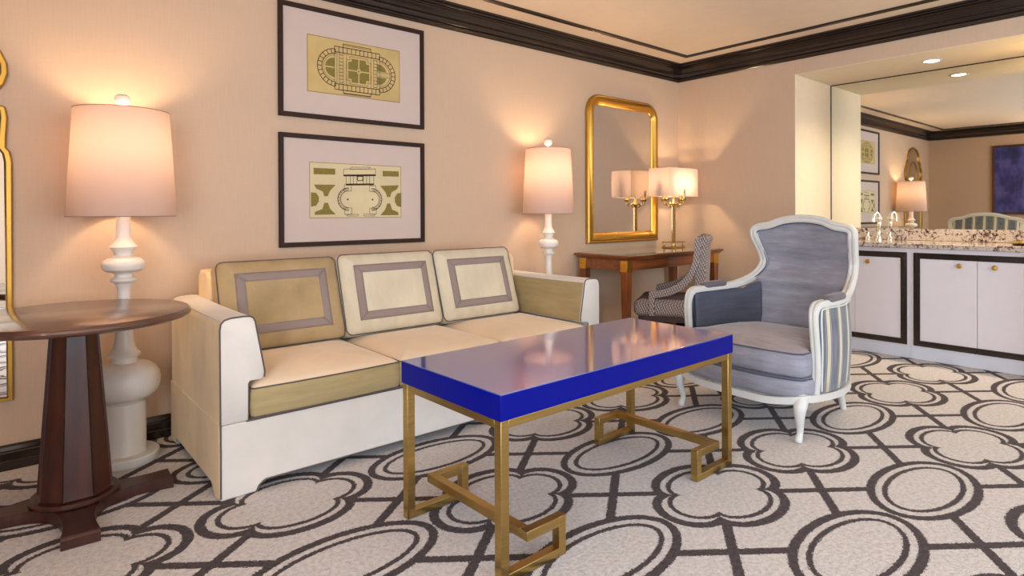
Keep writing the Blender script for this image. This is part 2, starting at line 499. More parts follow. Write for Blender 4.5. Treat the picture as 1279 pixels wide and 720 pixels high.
# crown moulding (stepped) along walls
CR = [(0, -.165), (.008, -.165), (.012, -.160), (.012, -.152), (.018, -.148), (.018, -.138), (.012, -.134), (.024, -.128), (.030, -.116), (.032, -.102), (.046, -.100), (.046, -.092), (.052, -.080), (.062, -.066), (.066, -.060), (.066, -.050), (.074, -.048), (.074, -.040), (.068, -.036), (.080, -.030), (.086, -.022), (.084, -.016), (.094, -.014), (.094, 0), (0, 0)]
def crown(name, p0, p1, inward, cut0=True, cut1=True):
    p0, p1, inw = Vector(p0), Vector(p1), Vector(inward); d = (p1-p0).normalized(); bm = B()
    la = [p0+inw*a+Vector((0, 0, z))+(d*a if cut0 else Vector()) for a, z in CR]
    lb = [p1+inw*a+Vector((0, 0, z))-(d*a if cut1 else Vector()) for a, z in CR]
    rings(bm, [la, lb]); return struct(name, bm, TRIM, smooth=False)
crown('trim_1', (XL, YB, ZC), (XR, YB, ZC), (0, -1, 0))
crown('trim_2', (XR, YB, ZC), (XR, YF, ZC), (-1, 0, 0))
crown('trim_3', (XL, YB, ZC), (XL, YF, ZC), (1, 0, 0))
crown('trim_4', (XL, YF, ZC), (XR, YF, ZC), (0, 1, 0))
# thin rectangular ceiling moulding inset from the walls
b = B(); o_ = .275; w_ = .042
for k, (ww, zz) in enumerate(((0, .010), (.010, .020), (.018, .012))):
    pass
x0, x1, y0, y1 = XL+o_, XR-o_, YF+o_, YB-o_
prof = [(0, 0), (0, -.010), (.010, -.016), (.018, -.011), (.028, -.020), (.040, -.014), (.042, 0)]
corners = [(x0, y0, 1, 1), (x1, y0, -1, 1), (x1, y1, -1, -1), (x0, y1, 1, -1)]
lps = [[(cx+sx*a, cy+sy*a, ZC+z) for a, z in prof] for cx, cy, sx, sy in corners]
vl = [[b.verts.new(p) for p in lp] for lp in lps]
for i in range(4):
    A_, B_ = vl[i], vl[(i+1) % 4]
    for k in range(len(prof)-1): b.faces.new((A_[k], A_[k+1], B_[k+1], B_[k]))
struct('trim_5', b, TRIM)

BBP = [(0, 0), (.022, 0), (.022, .040), (.017, .044), (.019, .047), (.019, .078), (.013, .084), (.015, .088), (.012, .104), (.004, .113), (0, .113)]
def baseboard(name, p0, p1, inward):
    p0, p1, inw = Vector(p0), Vector(p1), Vector(inward); bm = B()
    rings(bm, [[p+inw*a+Vector((0, 0, z)) for a, z in BBP] for p in (p0, p1)]); struct(name, bm, TRIM)
baseboard('baseboard_back', (XL+.022, YB, 0), (XR-.022, YB, 0), (0, -1, 0))
baseboard('baseboard_left', (XL, YF, 0), (XL, YB, 0), (1, 0, 0))
baseboard('baseboard_right', (XR, YB, 0), (XR, AY1, 0), (-1, 0, 0))
baseboard('baseboard_right_near', (XR, AY0, 0), (XR, YF, 0), (-1, 0, 0))

# ------------------------------------------------------------------ wet bar
b = B(); box(b, AX+.005, AX+.029, AY0+.004, AY1-.004, 1.008, HZ-.005)
t = thing('wall_mirror', 'frameless wall-to-wall mirror above the granite bar counter', 'mirror', (0, 0, 0))
finish('mirror_glass', b, MIRROR_G, t)
b = B()
box(b, AX-.002, AX+.006, AY0+.004, AY1-.004, HZ-.010, HZ-.004); box(b, AX-.002, AX+.006, AY1-.009, AY1-.004, 1.010, HZ-.010)
finish('edge_channel', b, BLACKBROWN, t)

t = thing('bar_countertop', 'speckled beige granite worktop running along the wet bar', 'countertop', (0, 0, 0))
b = B(); box(b, 5.395, AX+.028, AY0+.004, AY1-.004, .868, .908); finish('slab', b, GRANITE, t, bevel=.006)
b = B(); box(b, AX-.022, AX+.028, AY0+.004, AY1-.004, .909, 1.007); tag(finish('granite_backsplash', b, GRANITE, bevel=.003), 'low speckled granite upstand under the bar mirror', 'backsplash')

KX = 5.437
def cabinet(y0, y1, label, nd=2):
    t = thing('bar_cabinet', label, 'cabinet', (KX, (y0+y1)/2, 0), 0, 'bar cabinets')
    cy = (y0+y1)/2; h = (y1-y0)/2
    b = B(); box(b, .022, .54, -h, h, .10, .866); finish('carcass', b, CABWHITE, t)
    b = B(); box(b, .012, .54, -h, h, .002, .100); finish('plinth', b, KICK, t)
    b = B()
    box(b, .004, .022, -h, -h+.021, .10, .866); box(b, .004, .022, h-.021, h, .10, .866)
    box(b, .004, .022, -h+.021, h-.021, .834, .866); box(b, .004, .022, -h+.021, h-.021, .100, .108)
    finish('face_frame', b, CABWHITE, t)
    g = .0015; Z0, Z1 = .109, .833; m = .044
    for s in (-1, 1):
        ya, yb = (-h+.0215, -g) if s < 0 else (g, h-.0215)
        b = B(); box(b, 0, .020, ya, yb, Z0, Z1); d = finish('door', b, CABWHITE, t, bevel=.0015)
        # dark stepped moulding: outer side, top and bottom of the pair
        b = B()
        steps = [(0, m, .006), (.006, m-.012, .013), (.016, m-.022, .018)]
        for a0, a1, th in steps:
            if s < 0: oy0, oy1, e0 = ya+a0, ya+a1, yb
            else: oy0, oy1, e0 = yb-a1, yb-a0, ya
            box(b, -th, 0, oy0, oy1, Z0+a0, Z1-a0)
            lo, hi = (oy1, yb) if s < 0 else (ya, oy0)
            box(b, -th, 0, lo, hi, Z1-a1, Z1-a0); box(b, -th, 0, lo, hi, Z0+a0, Z0+a1)
        finish('door_moulding', b, TRIM, d)
        ky = (-.105 if s < 0 else .105)
        b = B(); lathe(b, [(.001, 0), (.007, 0), (.006, .010), (.010, .014), (.017, .018), (.0175, .023), (.014, .027), (.001, .028)], 24)
        bmesh.ops.rotate(b, verts=b.verts, matrix=Matrix.Rotation(-PI/2, 3, 'Y')); bmesh.ops.translate(b, verts=b.verts, vec=(0, ky, .748))
        finish('knob', b, COLLAR, d)
    return t
cabinet(1.5905, 2.396, 'white bar cabinet with dark moulded edge behind the grey armchair')
cabinet(.742, 1.5895, 'white two-door bar cabinet with dark moulded edge at the right of the picture')

# faucet
t = thing('faucet', 'polished chrome cross-handled tap at the back of the granite counter', 'faucet', (5.84, 1.945, .9085), 0); t.scale = (1.15, 1.15, 1.12)
b = B(); lathe(b, [(.001, 0), (.026, 0), (.026, .008), (.016, .018), (.012, .05), (.012, .10), (.017, .108), (.012, .116), (.012, .15), (.018, .16), (.015, .18), (.001, .19)], 24)
finish('body', b, CHROME, t)
b = B(); sweep(b, catmull([(0, 0, .14), (-.01, 0, .19), (-.06, 0, .215), (-.11, 0, .19), (-.12, 0, .14)], 8), circ(.010, 12)); finish('spout', b, CHROME, t)
for s in (-1, 1):
    b = B(); lathe(b, [(.001, 0), (.02, 0), (.018, .02), (.010, .03), (.010, .06), (.001, .062)], 20, 0, s*.075)
    sweep(b, [(0, s*.075-.028, .055), (0, s*.075+.028, .055)], circ(.006, 8)); sweep(b, [(-.028, s*.075, .055), (.028, s*.075, .055)], circ(.006, 8))
    finish('handle', b, CHROME, t)
# brass tray and canister
t = thing('brass_tray', 'low round brass tray on the granite counter at the picture edge', 'tray', (5.66, .90, .9085))
b = B(); lathe(b, [(.001, 0), (.10, 0), (.118, .018), (.12, .022), (.112, .022), (.097, .006), (.001, .006)], 40); finish('dish', b, BRASS_LAMP, t)
t = thing('brass_canister', 'brown brass cylinder standing on the round tray', 'canister', (5.66, .86, .9155))
b = B(); lathe(b, [(.001, 0), (.052, 0), (.052, .19), (.048, .19), (.048, .01), (.001, .01)], 40); finish('cup', b, BRASS, t)

# recessed downlights
def downlight(y, label):
    t = thing('recessed_downlight', label, 'light', (5.60, y, HZ-.003), 0, 'soffit downlights')
    b = B(); n = 40
    prof = [(.072, -.0005), (.072, -.004), (.069, -.006), (.052, -.005), (.050, -.0005)]
    vl = [[b.verts.new((r*math.cos(2*PI*k/n), r*math.sin(2*PI*k/n), z)) for k in range(n)] for r, z in prof]
    for A_, B_ in zip(vl[:-1], vl[1:]):
        for k in range(n): b.faces.new((A_[k], A_[(k+1) % n], B_[(k+1) % n], B_[k]))
    finish('trim_ring', b, CABWHITE, t)
    b = B(); lathe(b, [(.001, -.0035), (.050, -.0035), (.050, -.0008), (.001, -.0008)], 32); finish('lens', b, LENS, t)
    ld = bpy.data.lights.new('downlight_beam', 'SPOT'); ld.energy = 72; ld.spot_size = math.radians(150); ld.spot_blend = .7; ld.color = (1, .82, .58); ld.shadow_soft_size = .05
    o = bpy.data.objects.new('downlight_beam', ld); COL.objects.link(o); o.parent = t; o.location = (0, 0, -.012)
downlight(1.49, 'lit round recessed light in the soffit over the bar')
downlight(.82, 'added second recessed soffit light, unseen, brightening the bar alcove')  # extra downlight, unseen, added to brighten the alcove

# ------------------------------------------------------------------ sofa
S = thing('sofa', 'cream velvet three-seat sofa with grey piping under the framed prints', 'sofa', (0, 0, 0))
SX0, SX1, SY0, SY1 = .668, 2.94, 2.606, 3.50
b = B()
# skirted base: front and side boards with bracket feet
fp = [(SX0, 0), (SX0+.14, 0), (SX0+.152, .026), (SX0+.175, .042), (SX1-.175, .042), (SX1-.152, .026), (SX1-.14, 0), (SX1, 0), (SX1, .303), (SX0, .303)]
prism(b, fp, 'y', SY0, SY0+.05)
for xs in (SX0+.0, SX1-.05):
    sp_ = [(SY0+.05, 0), (SY0+.07, 0), (SY0+.10, .03), (SY0+.13, .042), (SY1-.13, .042), (SY1-.09, .012), (SY1-.085, 0), (SY1, 0), (SY1, .303), (SY0+.05, .303)]
    prism(b, sp_, 'x', xs, xs+.05)
box(b, SX0+.05, SX1-.05, SY0+.05, SY1, .06, .303)
finish('base', b, CREAM, S, bevel=.006)
def sofa_arm(mirror):
    def mx_(x): return SX0+SX1-x if mirror else x
    b = B()
    # upper arm: rounded profile swept from front to back
    prof = [(.668, .304), (.668, .690), (.672, .716), (.685, .730), (.71, .736), (.76, .738), (.785, .736), (.798, .729), (.805, .715), (.820, .63), (.838, .53), (.843, .50), (.841, .476), (.83, .468), (.785, .468), (.778, .46), (.774, .304)]
    ys = [SY0-.006, SY0-.002, SY0+.006, SY0+.02] + [SY0+.1*k for k in range(1, 9)] + [SY1-.01, SY1]
    loops = []
    for y in ys:
        ins = .008 if y < SY0-.003 else (.003 if y < SY0 else 0)
        t = (y-SY0)/(SY1-SY0)
        sag = .004*math.sin(PI*t)
        if y >= SY1-.001: ins = .006
        cx, cz = .75, .55
        loops.append([(mx_(x+(cx-x)*ins*8), y, z+(cz-z)*ins*4-(sag if z > .7 else 0)) for x, z in prof])
    rings(b, loops)
    o = finish('arm', b, [CREAM, KHAKI_SHADED, CREAM_SIDE], S, ang=50)
    # inner faces painted as shaded velvet, outer face as lamplit velvet
    for p in o.data.polygons:
        c = p.center
        inner = (c.x > .80) if not mirror else (c.x < SX0+SX1-.80)
        outer = (c.x < .672) if not mirror else (c.x > SX1-.004)
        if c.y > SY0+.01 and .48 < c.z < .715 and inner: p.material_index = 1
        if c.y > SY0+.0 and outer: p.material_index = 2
    # piping around the front face
    loop = [(mx_(x), SY0-.004, z) for x, z in prof if not (x > .77 and x < .832 and z < .47)]
    loop = [(mx_(.669), SY0-.003, .012)]+[(mx_(.669), SY0-.004, .15), (mx_(.669), SY0-.004, .30)]+loop[1:]
    b = B(); sweep(b, [Vector(p) for p in loop], circ(.0034, 8)); 
    sweep(b, [(mx_(.775), SY0-.003, .304), (mx_(.777), SY0-.004, .46)], circ(.0035, 8))
    finish('piping', b, PIPE, o)
    b = B(); sweep(b, [(mx_(.6675), SY0, .304), (mx_(.6675), SY1, .304)], circ(.002, 6)); sweep(b, [(mx_(.676), SY0, .722), (mx_(.676), SY1-.01, .722)], circ(.0022, 6))
    finish('seam', b, CREAM_SIDE, o)
sofa_arm(False); sofa_arm(True)
b = B(); sweep(b, [(SX0+.10, SY0-.002, .304), (SX1-.10, SY0-.002, .304)], circ(.003, 8)); 
sweep(b, catmull([(SX0+.14, SY0-.002, .003), (SX0+.152, SY0-.002, .026), (SX0+.18, SY0-.002, .043)], 4)+[Vector((SX1-.18, SY0-.002, .043))], circ(.003, 8))
finish('rail_piping', b, PIPE, S)
# outer side skin below the arm (lamplight painted in as tan)
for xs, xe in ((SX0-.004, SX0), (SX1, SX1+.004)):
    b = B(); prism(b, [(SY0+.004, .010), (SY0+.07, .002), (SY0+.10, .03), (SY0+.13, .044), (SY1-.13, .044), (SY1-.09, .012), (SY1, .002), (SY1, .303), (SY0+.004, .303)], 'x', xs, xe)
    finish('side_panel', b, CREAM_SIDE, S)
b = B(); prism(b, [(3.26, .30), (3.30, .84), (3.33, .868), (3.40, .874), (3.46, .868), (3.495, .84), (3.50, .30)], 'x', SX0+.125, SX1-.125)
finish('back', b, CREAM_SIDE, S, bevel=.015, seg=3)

def seat_cushion(x0, x1, left_end=False, right_end=False):
    r = .03; y0, y1 = SY0-.012, 3.22
    crown_ = .012
    out = dense([(x0+r*.3, y0+.004), (x0+(x1-x0)*.25, y0-crown_*.4), ((x0+x1)/2, y0-crown_*.6), (x0+(x1-x0)*.75, y0-crown_*.4), (x1-r*.3, y0+.004), (x1, y0+r*.6), (x1, y1), (x0, y1), (x0, y0+r*.6)], .03)
    b = B(); pad(b, out, .310, .437, dome=.052, puff=.008, edge=.006, nl=12)
    o = finish('seat_cushion', b, [CREAM_TOP, KHAKI_SHADED], S, ang=60)
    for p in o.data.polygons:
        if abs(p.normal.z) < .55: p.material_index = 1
    for z in (.437-.004, .314):
        b = B(); sweep(b, [(x, y, z+.001) for x, y in out], circ(.0032, 8), closed=True); finish('piping', b, PIPE, o)
seat_cushion(.790, 1.482); seat_cushion(1.486, 2.128); seat_cushion(2.132, 2.820)

def back_cushion(x0, x1, mat, z0=.487, tilt=17, h=.455, y=3.105, skew=0):
    w = x1-x0; c = thing_part = None
    # local: X across, Y up the cushion, Z toward the sitter
    def out(k=1):
        o = []
        for (px, py) in rrect(w*k, h*k, .035, 5):
            # slightly concave sides pinch between plump corners
            o.append((px, py))
        return dense(o, .035)
    ol = out()
    b = B(); T = .13
    def shape(x, y):
        sx, sy = abs(x)/(w/2), abs(y)/(h/2)
        return sx, sy
    cx = cy = 0
    def sc(s, z, off=0): return [((x*s)+(x/(math.hypot(x, y) or 1))*off, (y*s)+(y/(math.hypot(x, y) or 1))*off, z) for x, y in ol]
    loops = [sc(.02, -T-.02), sc(.5, -T-.018), sc(.9, -T-.004), sc(1, -T)]
    for k in (1, 2, 3): loops.append(sc(1, -T+T*k/4, .006*math.sin(PI*k/4)))
    loops += [sc(1, 0)]
    N = 14
    for k in range(1, N+1):
        s = 1-k/N*.98; loops.append(sc(s, .050*(1-s**3)**.75))
    vl = rings(b, loops)
    # gathered wrinkles near the welt
    for vs in vl[7:]:
        for v in vs:
            s = max(abs(v.co.x)/(w/2), abs(v.co.y)/(h/2))
            if s > .72:
                a = math.atan2(v.co.y*w/h, v.co.x)
                v.co.z += .0035*math.sin(a*38+random.uniform(-.6, .6))*min(1, (s-.72)*6)*min(1, (1.02-s)*10)
    o = finish('back_cushion', b, mat, S, ang=70)
    def zf(x, y):
        s = max(abs(x)/(w/2), abs(y)/(h/2)); return .050*max(0, (1-s**3))**.75
    # mitred taupe border
    def band(iw, ih, bw):
        b = B(); ow, oh = iw+bw, ih+bw; N = 14
        cs = [(-1, -1), (1, -1), (1, 1), (-1, 1)]
        for i in range(4):
            a, c2 = cs[i], cs[(i+1) % 4]; prev = None
            for k in range(N+1):
                t_ = k/N; row = []
                for q in range(4):
                    f = q/3; X_ = (iw+(ow-iw)*f); Y_ = (ih+(oh-ih)*f)
                    x = a[0]*X_+(c2[0]-a[0])*X_*t_; y_ = a[1]*Y_+(c2[1]-a[1])*Y_*t_
                    row.append(b.verts.new((x, y_, zf(x, y_)+.0028)))
                if prev:
                    for q in range(3): b.faces.new((prev[q], row[q], row[q+1], prev[q+1]))
                prev = row
        return b
    ow, oh = w/2-.075, h/2-.070
    bd = finish('border_band', band(ow-.046, oh-.046, .046), TAUPE, o)
    md = bd.modifiers.new('thick', 'SOLIDIFY'); md.thickness = .003; md.offset = -1
    for z in (0, -T):
        b = B(); sweep(b, [(x, yy, z) for x, yy in ol], circ(.0034, 8), closed=True); finish('piping', b, PIPE, o)
    a = math.radians(90-tilt)
    o.rotation_euler = (a, 0, 0)
    o.location = ((x0+x1)/2, y+math.sin(math.radians(tilt))*h/2, z0+math.cos(math.radians(tilt))*h/2)
    if skew: o.rotation_euler = (a, skew, 0)
    return o
back_cushion(.815, 1.438, CUSH_SHADED, tilt=19, z0=.484)
back_cushion(1.446, 2.075, CUSH, tilt=17)
back_cushion(2.085, 2.700, CUSH, tilt=18)

# ------------------------------------------------------------------ coffee table
CT = thing('coffee_table', 'cobalt blue lacquer coffee table on a brass Greek-key frame', 'coffee table', (1.8594, 1.7407, 0), .0129)
hx, hy, zt, zb = .6942, .2948, .598, .514
b = B(); box(b, -hx, hx, -hy, hy, zb, zt-.004); finish('tabletop', b, BLUE, CT, bevel=.002)
b = B(); box(b, -hx+.001, hx-.001, -hy+.001, hy-.001, zt-.0035, zt); finish('glass_top', b, BLUETOP, CT, bevel=.001)
q = .033
b = B(); e = .004
for sy in (-1, 1): box(b, -hx+e+q, hx-e-q, sy*(hy-e-q/2)-q/2, sy*(hy-e-q/2)+q/2, zb-.027, zb-.0005)
for sx in (-1, 1): box(b, sx*(hx-e-q/2)-q/2, sx*(hx-e-q/2)+q/2, -hy+e+q, hy-e-q, zb-.027, zb-.0005)
finish('apron', b, BRASS, CT, bevel=.0015)
for sx in (-1, 1):
    for sy in (-1, 1):
        cx, cy = sx*(hx-e-q/2), sy*(hy-e-q/2)
        b = B(); box(b, cx-q/2, cx+q/2, cy-q/2, cy+q/2, .001, zb-.0005); finish('leg', b, BRASS, CT, bevel=.0015)
    # foot return and stretcher
    xo = sx*(hx-e-q); xi = sx*(hx-.29); xm = sx*(hx-.128)
    def bx(xa, xb, *r):
        box(b, min(xa, xb), max(xa, xb), *r)
    b = B()
    for sy in (-1, 1):
        cy = sy*(hy-e-q/2); ya, yb = cy-q/2, cy+q/2
        bx(xo, xi, ya, yb, .001, .030)
        bx(xi+sx*q, xi, ya, yb, .030, .135)
        bx(xi+sx*q, xm+sx*q*.5, ya, yb, .103, .135)
    bx(xm+sx*q*.5, xm-sx*q*.5, -hy+e+q, hy-e-q, .103, .135)
    finish('key_stretcher', b, BRASS, CT, bevel=.0015)

# ------------------------------------------------------------------ round side table
ST = thing('side_table', 'round dark mahogany pedestal table at the left edge', 'side table', (.233, 2.945, 0))
b = B(); K_ = .400/.388
lathe(b, [(.001, .731), (.34, .731), (.352, .733), (.372, .737), (.384, .744), (.388, .752), (.385, .760), (.379, .764), (.377, .768), (.374, .7695), (.001, .7695)], 96)
for v in b.verts: v.co.x *= K_; v.co.y *= K_

finish('tabletop', b, MAHOG_TOP, ST, ang=30)
b = B()
rb, rt = .130, .082; z0_, z1_ = .068, .730; PXO = -.012
loops = [[(PXO+(rb)*math.cos(PI/8+PI/4*k), rb*math.sin(PI/8+PI/4*k), z0_) for k in range(8)], [(PXO+(rt)*math.cos(PI/8+PI/4*k), rt*math.sin(PI/8+PI/4*k), z1_) for k in range(8)]]
rings(b, loops)
side = [f for f in b.faces if len(f.verts) == 4]
bmesh.ops.inset_individual(b, faces=side, thickness=.014, depth=0)
side = [f for f in side if f.is_valid]
bmesh.ops.inset_individual(b, faces=side, thickness=.004, depth=-.007)
finish('pedestal', b, MAHOG, ST, smooth=False, bevel=.0015)
b = B(); lathe(b, [(.001, .046), (.142, .046), (.148, .052), (.148, .060), (.142, .066), (.001, .068)], 64, PXO); finish('collar', b, MAHOG, ST, ang=30)
b = B(); pts = []
LS = (.366, .335, .340, .335); wv = .058
for k in range(4):
    L = LS[k]; L2 = LS[(k+1) % 4]; a = -PI/2+k*PI/2 - .035; d = Vector((math.cos(a), math.sin(a))); n = Vector((-d.y, d.x))
    pts.append(d*L-n*wv); pts.append(d*L+n*wv)
    a2 = a+PI/2; d2 = Vector((math.cos(a2), math.sin(a2))); n2 = Vector((-d2.y, d2.x))
    p0, p1 = d*L+n*wv, d2*L2-n2*wv
    mid = (d+d2).normalized()*.135
    ctrl = mid*2-(p0+p1)*.5
    for j in range(1, 16):
        t_ = j/16; pts.append(p0*(1-t_)**2+ctrl*2*t_*(1-t_)+p1*t_*t_)
rings(b, [[(PXO+p.x*s, p.y*s, z) for p in pts] for s, z in ((1, .001), (1, .034), (.985, .040), (.985, .046))])
finish('star_base', b, MAHOG, ST, ang=30)

# ------------------------------------------------------------------ tall lamps
def arc_profile(r0, z0, r1, z1, bulge, n=6):
    return [(r0+(r1-r0)*k/n+bulge*math.sin(PI*k/n), z0+(z1-z0)*k/n) for k in range(n+1)]
RIM = plain('taupe_rim', srgb(150, 115, 98), .8); RIM2 = plain('pale_rim', srgb(205, 180, 165), .8)
def tall_lamp(loc, label):
    t = thing('tall_lamp', label, 'lamp', loc, 0, 'white turned floor lamps')
    p = [(.001, .001), (.166, .001), (.168, .006), (.168, .036), (.163, .041), (.106, .042), (.104, .046), (.104, .262), (.101, .275), (.092, .283), (.085, .287)]
    p += [(.100, .290), (.135, .300), (.160, .320), (.174, .350), (.177, .378), (.172, .405), (.157, .430), (.128, .450), (.095, .460)]
    p += [(.070, .464), (.066, .475), (.066, .488), (.076, .496), (.080, .502), (.076, .508), (.066, .514), (.054, .535), (.047, .57), (.041, .62), (.037, .70), (.033, .78), (.031, .80), (.036, .822), (.045, .836)]
    p += [(.062, .843), (.067, .850), (.062, .857), (.046, .864), (.043, .875), (.050, .884)]
    p += [(.080, .890), (.098, .901), (.105, .917), (.104, .928), (.096, .942), (.078, .953), (.058, .959), (.047, .966), (.045, .975), (.050, .988), (.064, 1.000), (.069, 1.006), (.064, 1.012), (.050, 1.028), (.036, 1.05), (.030, 1.09), (.029, 1.22), (.020, 1.23), (.012, 1.235), (.012, 1.26), (.001, 1.262)]
    b = B(); lathe(b, [(r*.845 if r > .03 else r, z) for r, z in p], 64); finish('base', b, LAMPWHITE, t, ang=32)
    # shade: open top and bottom, thin wall
    b = B(); n = 96; rb, rt, zb_, zt_ = .222, .193, 1.150, 1.643
    lp = []
    for r_, z_ in ((rb, zb_), (rt, zt_), (rt-.0025, zt_), (rb-.0025, zb_)): lp.append([(r_*math.cos(2*PI*k/n), r_*math.sin(2*PI*k/n), z_) for k in range(n)])
    vl = [[b.verts.new(q_) for q_ in l] for l in lp]
    for k in range(n): b.faces.new((vl[0][k], vl[0][(k+1) % n], vl[1][(k+1) % n], vl[1][k]))
    for v in vl[2]+vl[3]: b.verts.remove(v)
    sh = finish('shade', b, SHADE, t)
    for r_, z_ in ((rb, zb_), (rt, zt_)):
        b = B(); sweep(b, [(r_*math.cos(2*PI*k/48), r_*math.sin(2*PI*k/48), z_) for k in range(48)], circ(.0018, 6), closed=True)
        finish('shade_rim', b, RIM, sh)
    b = B(); lathe(b, [(.001, 1.26), (.018, 1.262), (.018, 1.30), (.012, 1.31), (.020, 1.33), (.030, 1.36), (.031, 1.385), (.022, 1.41), (.001, 1.42)], 24); finish('bulb', b, BULB, t)
    b = B(); 
    for k in range(3):
        a = k*2*PI/3; sweep(b, [(0, 0, 1.636), (rt*.985*math.cos(a), rt*.985*math.sin(a), 1.638)], circ(.002, 6))
    sweep(b, catmull([(0, .02, 1.27), (0, .07, 1.38), (0, .05, 1.54), (0, 0, 1.636)], 6), circ(.002, 6)); sweep(b, catmull([(0, -.02, 1.27), (0, -.07, 1.38), (0, -.05, 1.54), (0, 0, 1.636)], 6), circ(.002, 6))
    finish('harp', b, BRASS_LAMP, t)
    b = B(); lathe(b, [(.001, 1.635), (.010, 1.637), (.010, 1.668), (.018, 1.672), (.030, 1.682), (.034, 1.697), (.031, 1.712), (.018, 1.722), (.001, 1.725)], 32); finish('finial', b, LAMPWHITE, t)
    ld = bpy.data.lights.new('bulb_light', 'POINT'); ld.energy = LAMP_W; ld.color = (1, .70, .42); ld.shadow_soft_size = .065
    lo = bpy.data.objects.new('bulb_light', ld); COL.objects.link(lo); lo.parent = t; lo.location = (0, 0, 1.47)
    return t
LAMP_W = 13.5
tall_lamp((.442, 3.352, 0), 'tall white turned lamp glowing behind the round side table')
l2 = tall_lamp((3.20, 3.345, 0), 'tall white turned lamp glowing between the sofa arm and the desk'); l2.scale = (.89, .89, 1)

l3 = tall_lamp((-.86, 1.12, 0), 'added tall white turned lamp by the side window, unseen, warming the room')  # unseen lamp added for warm fill off the ceiling
for ch in l3.children:
    if ch.type == 'LIGHT': ch.data.energy = 60
# ------------------------------------------------------------------ desk
DX0, DX1, DY0, DY1, DZ = 3.70, 5.085, 2.985, 3.555, .820
DK = thing('writing_desk', 'walnut writing desk with brass corner collars under the gold mirror', 'desk', (0, 0, 0))
b = B()
def rect_loop(i, z): return [(DX0+i, DY0+i, z), (DX1-i, DY0+i, z), (DX1-i, DY1-i, z), (DX0+i, DY1-i, z)]
rings(b, [rect_loop(.030, DZ-.042), rect_loop(.022, DZ-.038), rect_loop(.012, DZ-.026), rect_loop(.003, DZ-.020), rect_loop(0, DZ-.012), rect_loop(0, DZ-.006), rect_loop(.003, DZ-.004)])
finish('desktop', b, WALNUT, DK, ang=20)
b = B(); box(b, DX0+.02, DX1-.02, DY0+.02, DY1-.02, DZ-.0038, DZ+.002); finish('glass_sheet', b, GLASSTOP, DK, bevel=.001)
lw = .062; ins = .034
b = B()
x0, x1, y0, y1 = DX0+ins, DX1-ins, DY0+ins, DY1-ins
box(b, x0+lw, x1-lw, y0+.008, y0+.028, .695, DZ-.042); box(b, x0+lw, x1-lw, y1-.028, y1-.008, .695, DZ-.042)
box(b, x0+.008, x0+.028, y0+lw, y1-lw, .695, DZ-.042); box(b, x1-.028, x1-.008, y0+lw, y1-lw, .695, DZ-.042)
finish('apron', b, WALNUT, DK, bevel=.001)
for cx in (x0+lw/2, x1-lw/2):
    for cy in (y0+lw/2, y1-lw/2):
        b = B(); s0, s1 = .019, lw/2
        rings(b, [[(cx+sx*s, cy+sy*s, z) for sx, sy in ((-1, -1), (1, -1), (1, 1), (-1, 1))] for s, z in ((s0, .001), (s1, .60), (s1, DZ-.0425))])
        lg = finish('leg', b, WALNUT_V, DK, bevel=.001)
        b = B(); s = lw/2+.0025
        o0 = [[(cx+sx*s, cy+sy*s, z) for sx, sy in ((-1, -1), (1, -1), (1, 1), (-1, 1))] for z in (.686, DZ-.043)]
        rings(b, o0); finish('brass_collar', b, COLLAR, lg, bevel=.001)

# desk lamp
DL = thing('desk_lamp', 'brass candelabra desk lamp with rectangular pale shade', 'lamp', (4.825, 3.345, DZ+.0025))
b = B()
box(b, -.10, .10, -.06, .06, 0, .010); box(b, -.10, .10, -.06, .06, .050, .060)
for sx in (-1, 1):
    for sy in (-1, 1): lathe(b, [(.001, .009), (.008, .010), (.008, .016), (.011, .022), (.008, .028), (.008, .046), (.001, .051)], 16, sx*.085, sy*.047)
lathe(b, [(.001, .009), (.010, .010), (.014, .03), (.010, .051), (.001, .052)], 16)
finish('base', b, BRASS_LAMP, DL, bevel=.001)
b = B(); 
for dx in (-.012, .012): sweep(b, [(dx, 0, .06), (dx, 0, .40)], rrect(.018, .018, .003, 2))
lathe(b, [(.001, .395), (.030, .40), (.034, .415), (.022, .425), (.016, .45), (.010, .46), (.010, .70), (.001, .70)], 24)
finish('column', b, BRASS_LAMP, DL)
for a in (0, PI/2, PI, 3*PI/2):
    b = B(); c, s = math.cos(a), math.sin(a)
    pts = [(.02, .41), (.035, .385), (.055, .39), (.06, .41), (.045, .425), (.07, .405), (.10, .405), (.112, .415), (.112, .44)]
    sweep(b, catmull([(r*c, r*s, z) for r, z in pts], 5), circ(.005, 8))
    lathe(b, [(.001, .436), (.020, .446), (.027, .456), (.024, .458), (.010, .450), (.001, .45)], 20, .112*c, .112*s)
    arm = finish('candle_arm', b, BRASS_LAMP, DL)
    b = B(); lathe(b, [(.001, .45), (.010, .451), (.010, .545), (.001, .546)], 16, .112*c, .112*s); finish('candle_sleeve', b, COLLAR, arm)
b = B(); sw, sd, zb_, zt_ = .222, .121, .482, .742
vl = [[b.verts.new((x*k, y*k, z)) for x, y in rrect(sw*2, sd*2, .004, 2)] for k, z in ((1, zb_), (.985, zt_))]
n = len(vl[0])
for k in range(n): b.faces.new((vl[0][k], vl[0][(k+1) % n], vl[1][(k+1) % n], vl[1][k]))
sh = finish('shade', b, SHADE_R, DL, smooth=False)
for k_, z in ((1, zb_), (.985, zt_)):
    b = B(); sweep(b, [(x*k_, y*k_, z) for x, y in rrect(sw*2, sd*2, .004, 2)], circ(.002, 6), closed=True); finish('shade_rim', b, RIM2, sh)
for s in (-1, 1):
    b = B(); lathe(b, [(.001, .548), (.012, .55), (.016, .575), (.012, .605), (.001, .62)], 16, s*.112, 0); finish('bulb', b, BULB, DL)
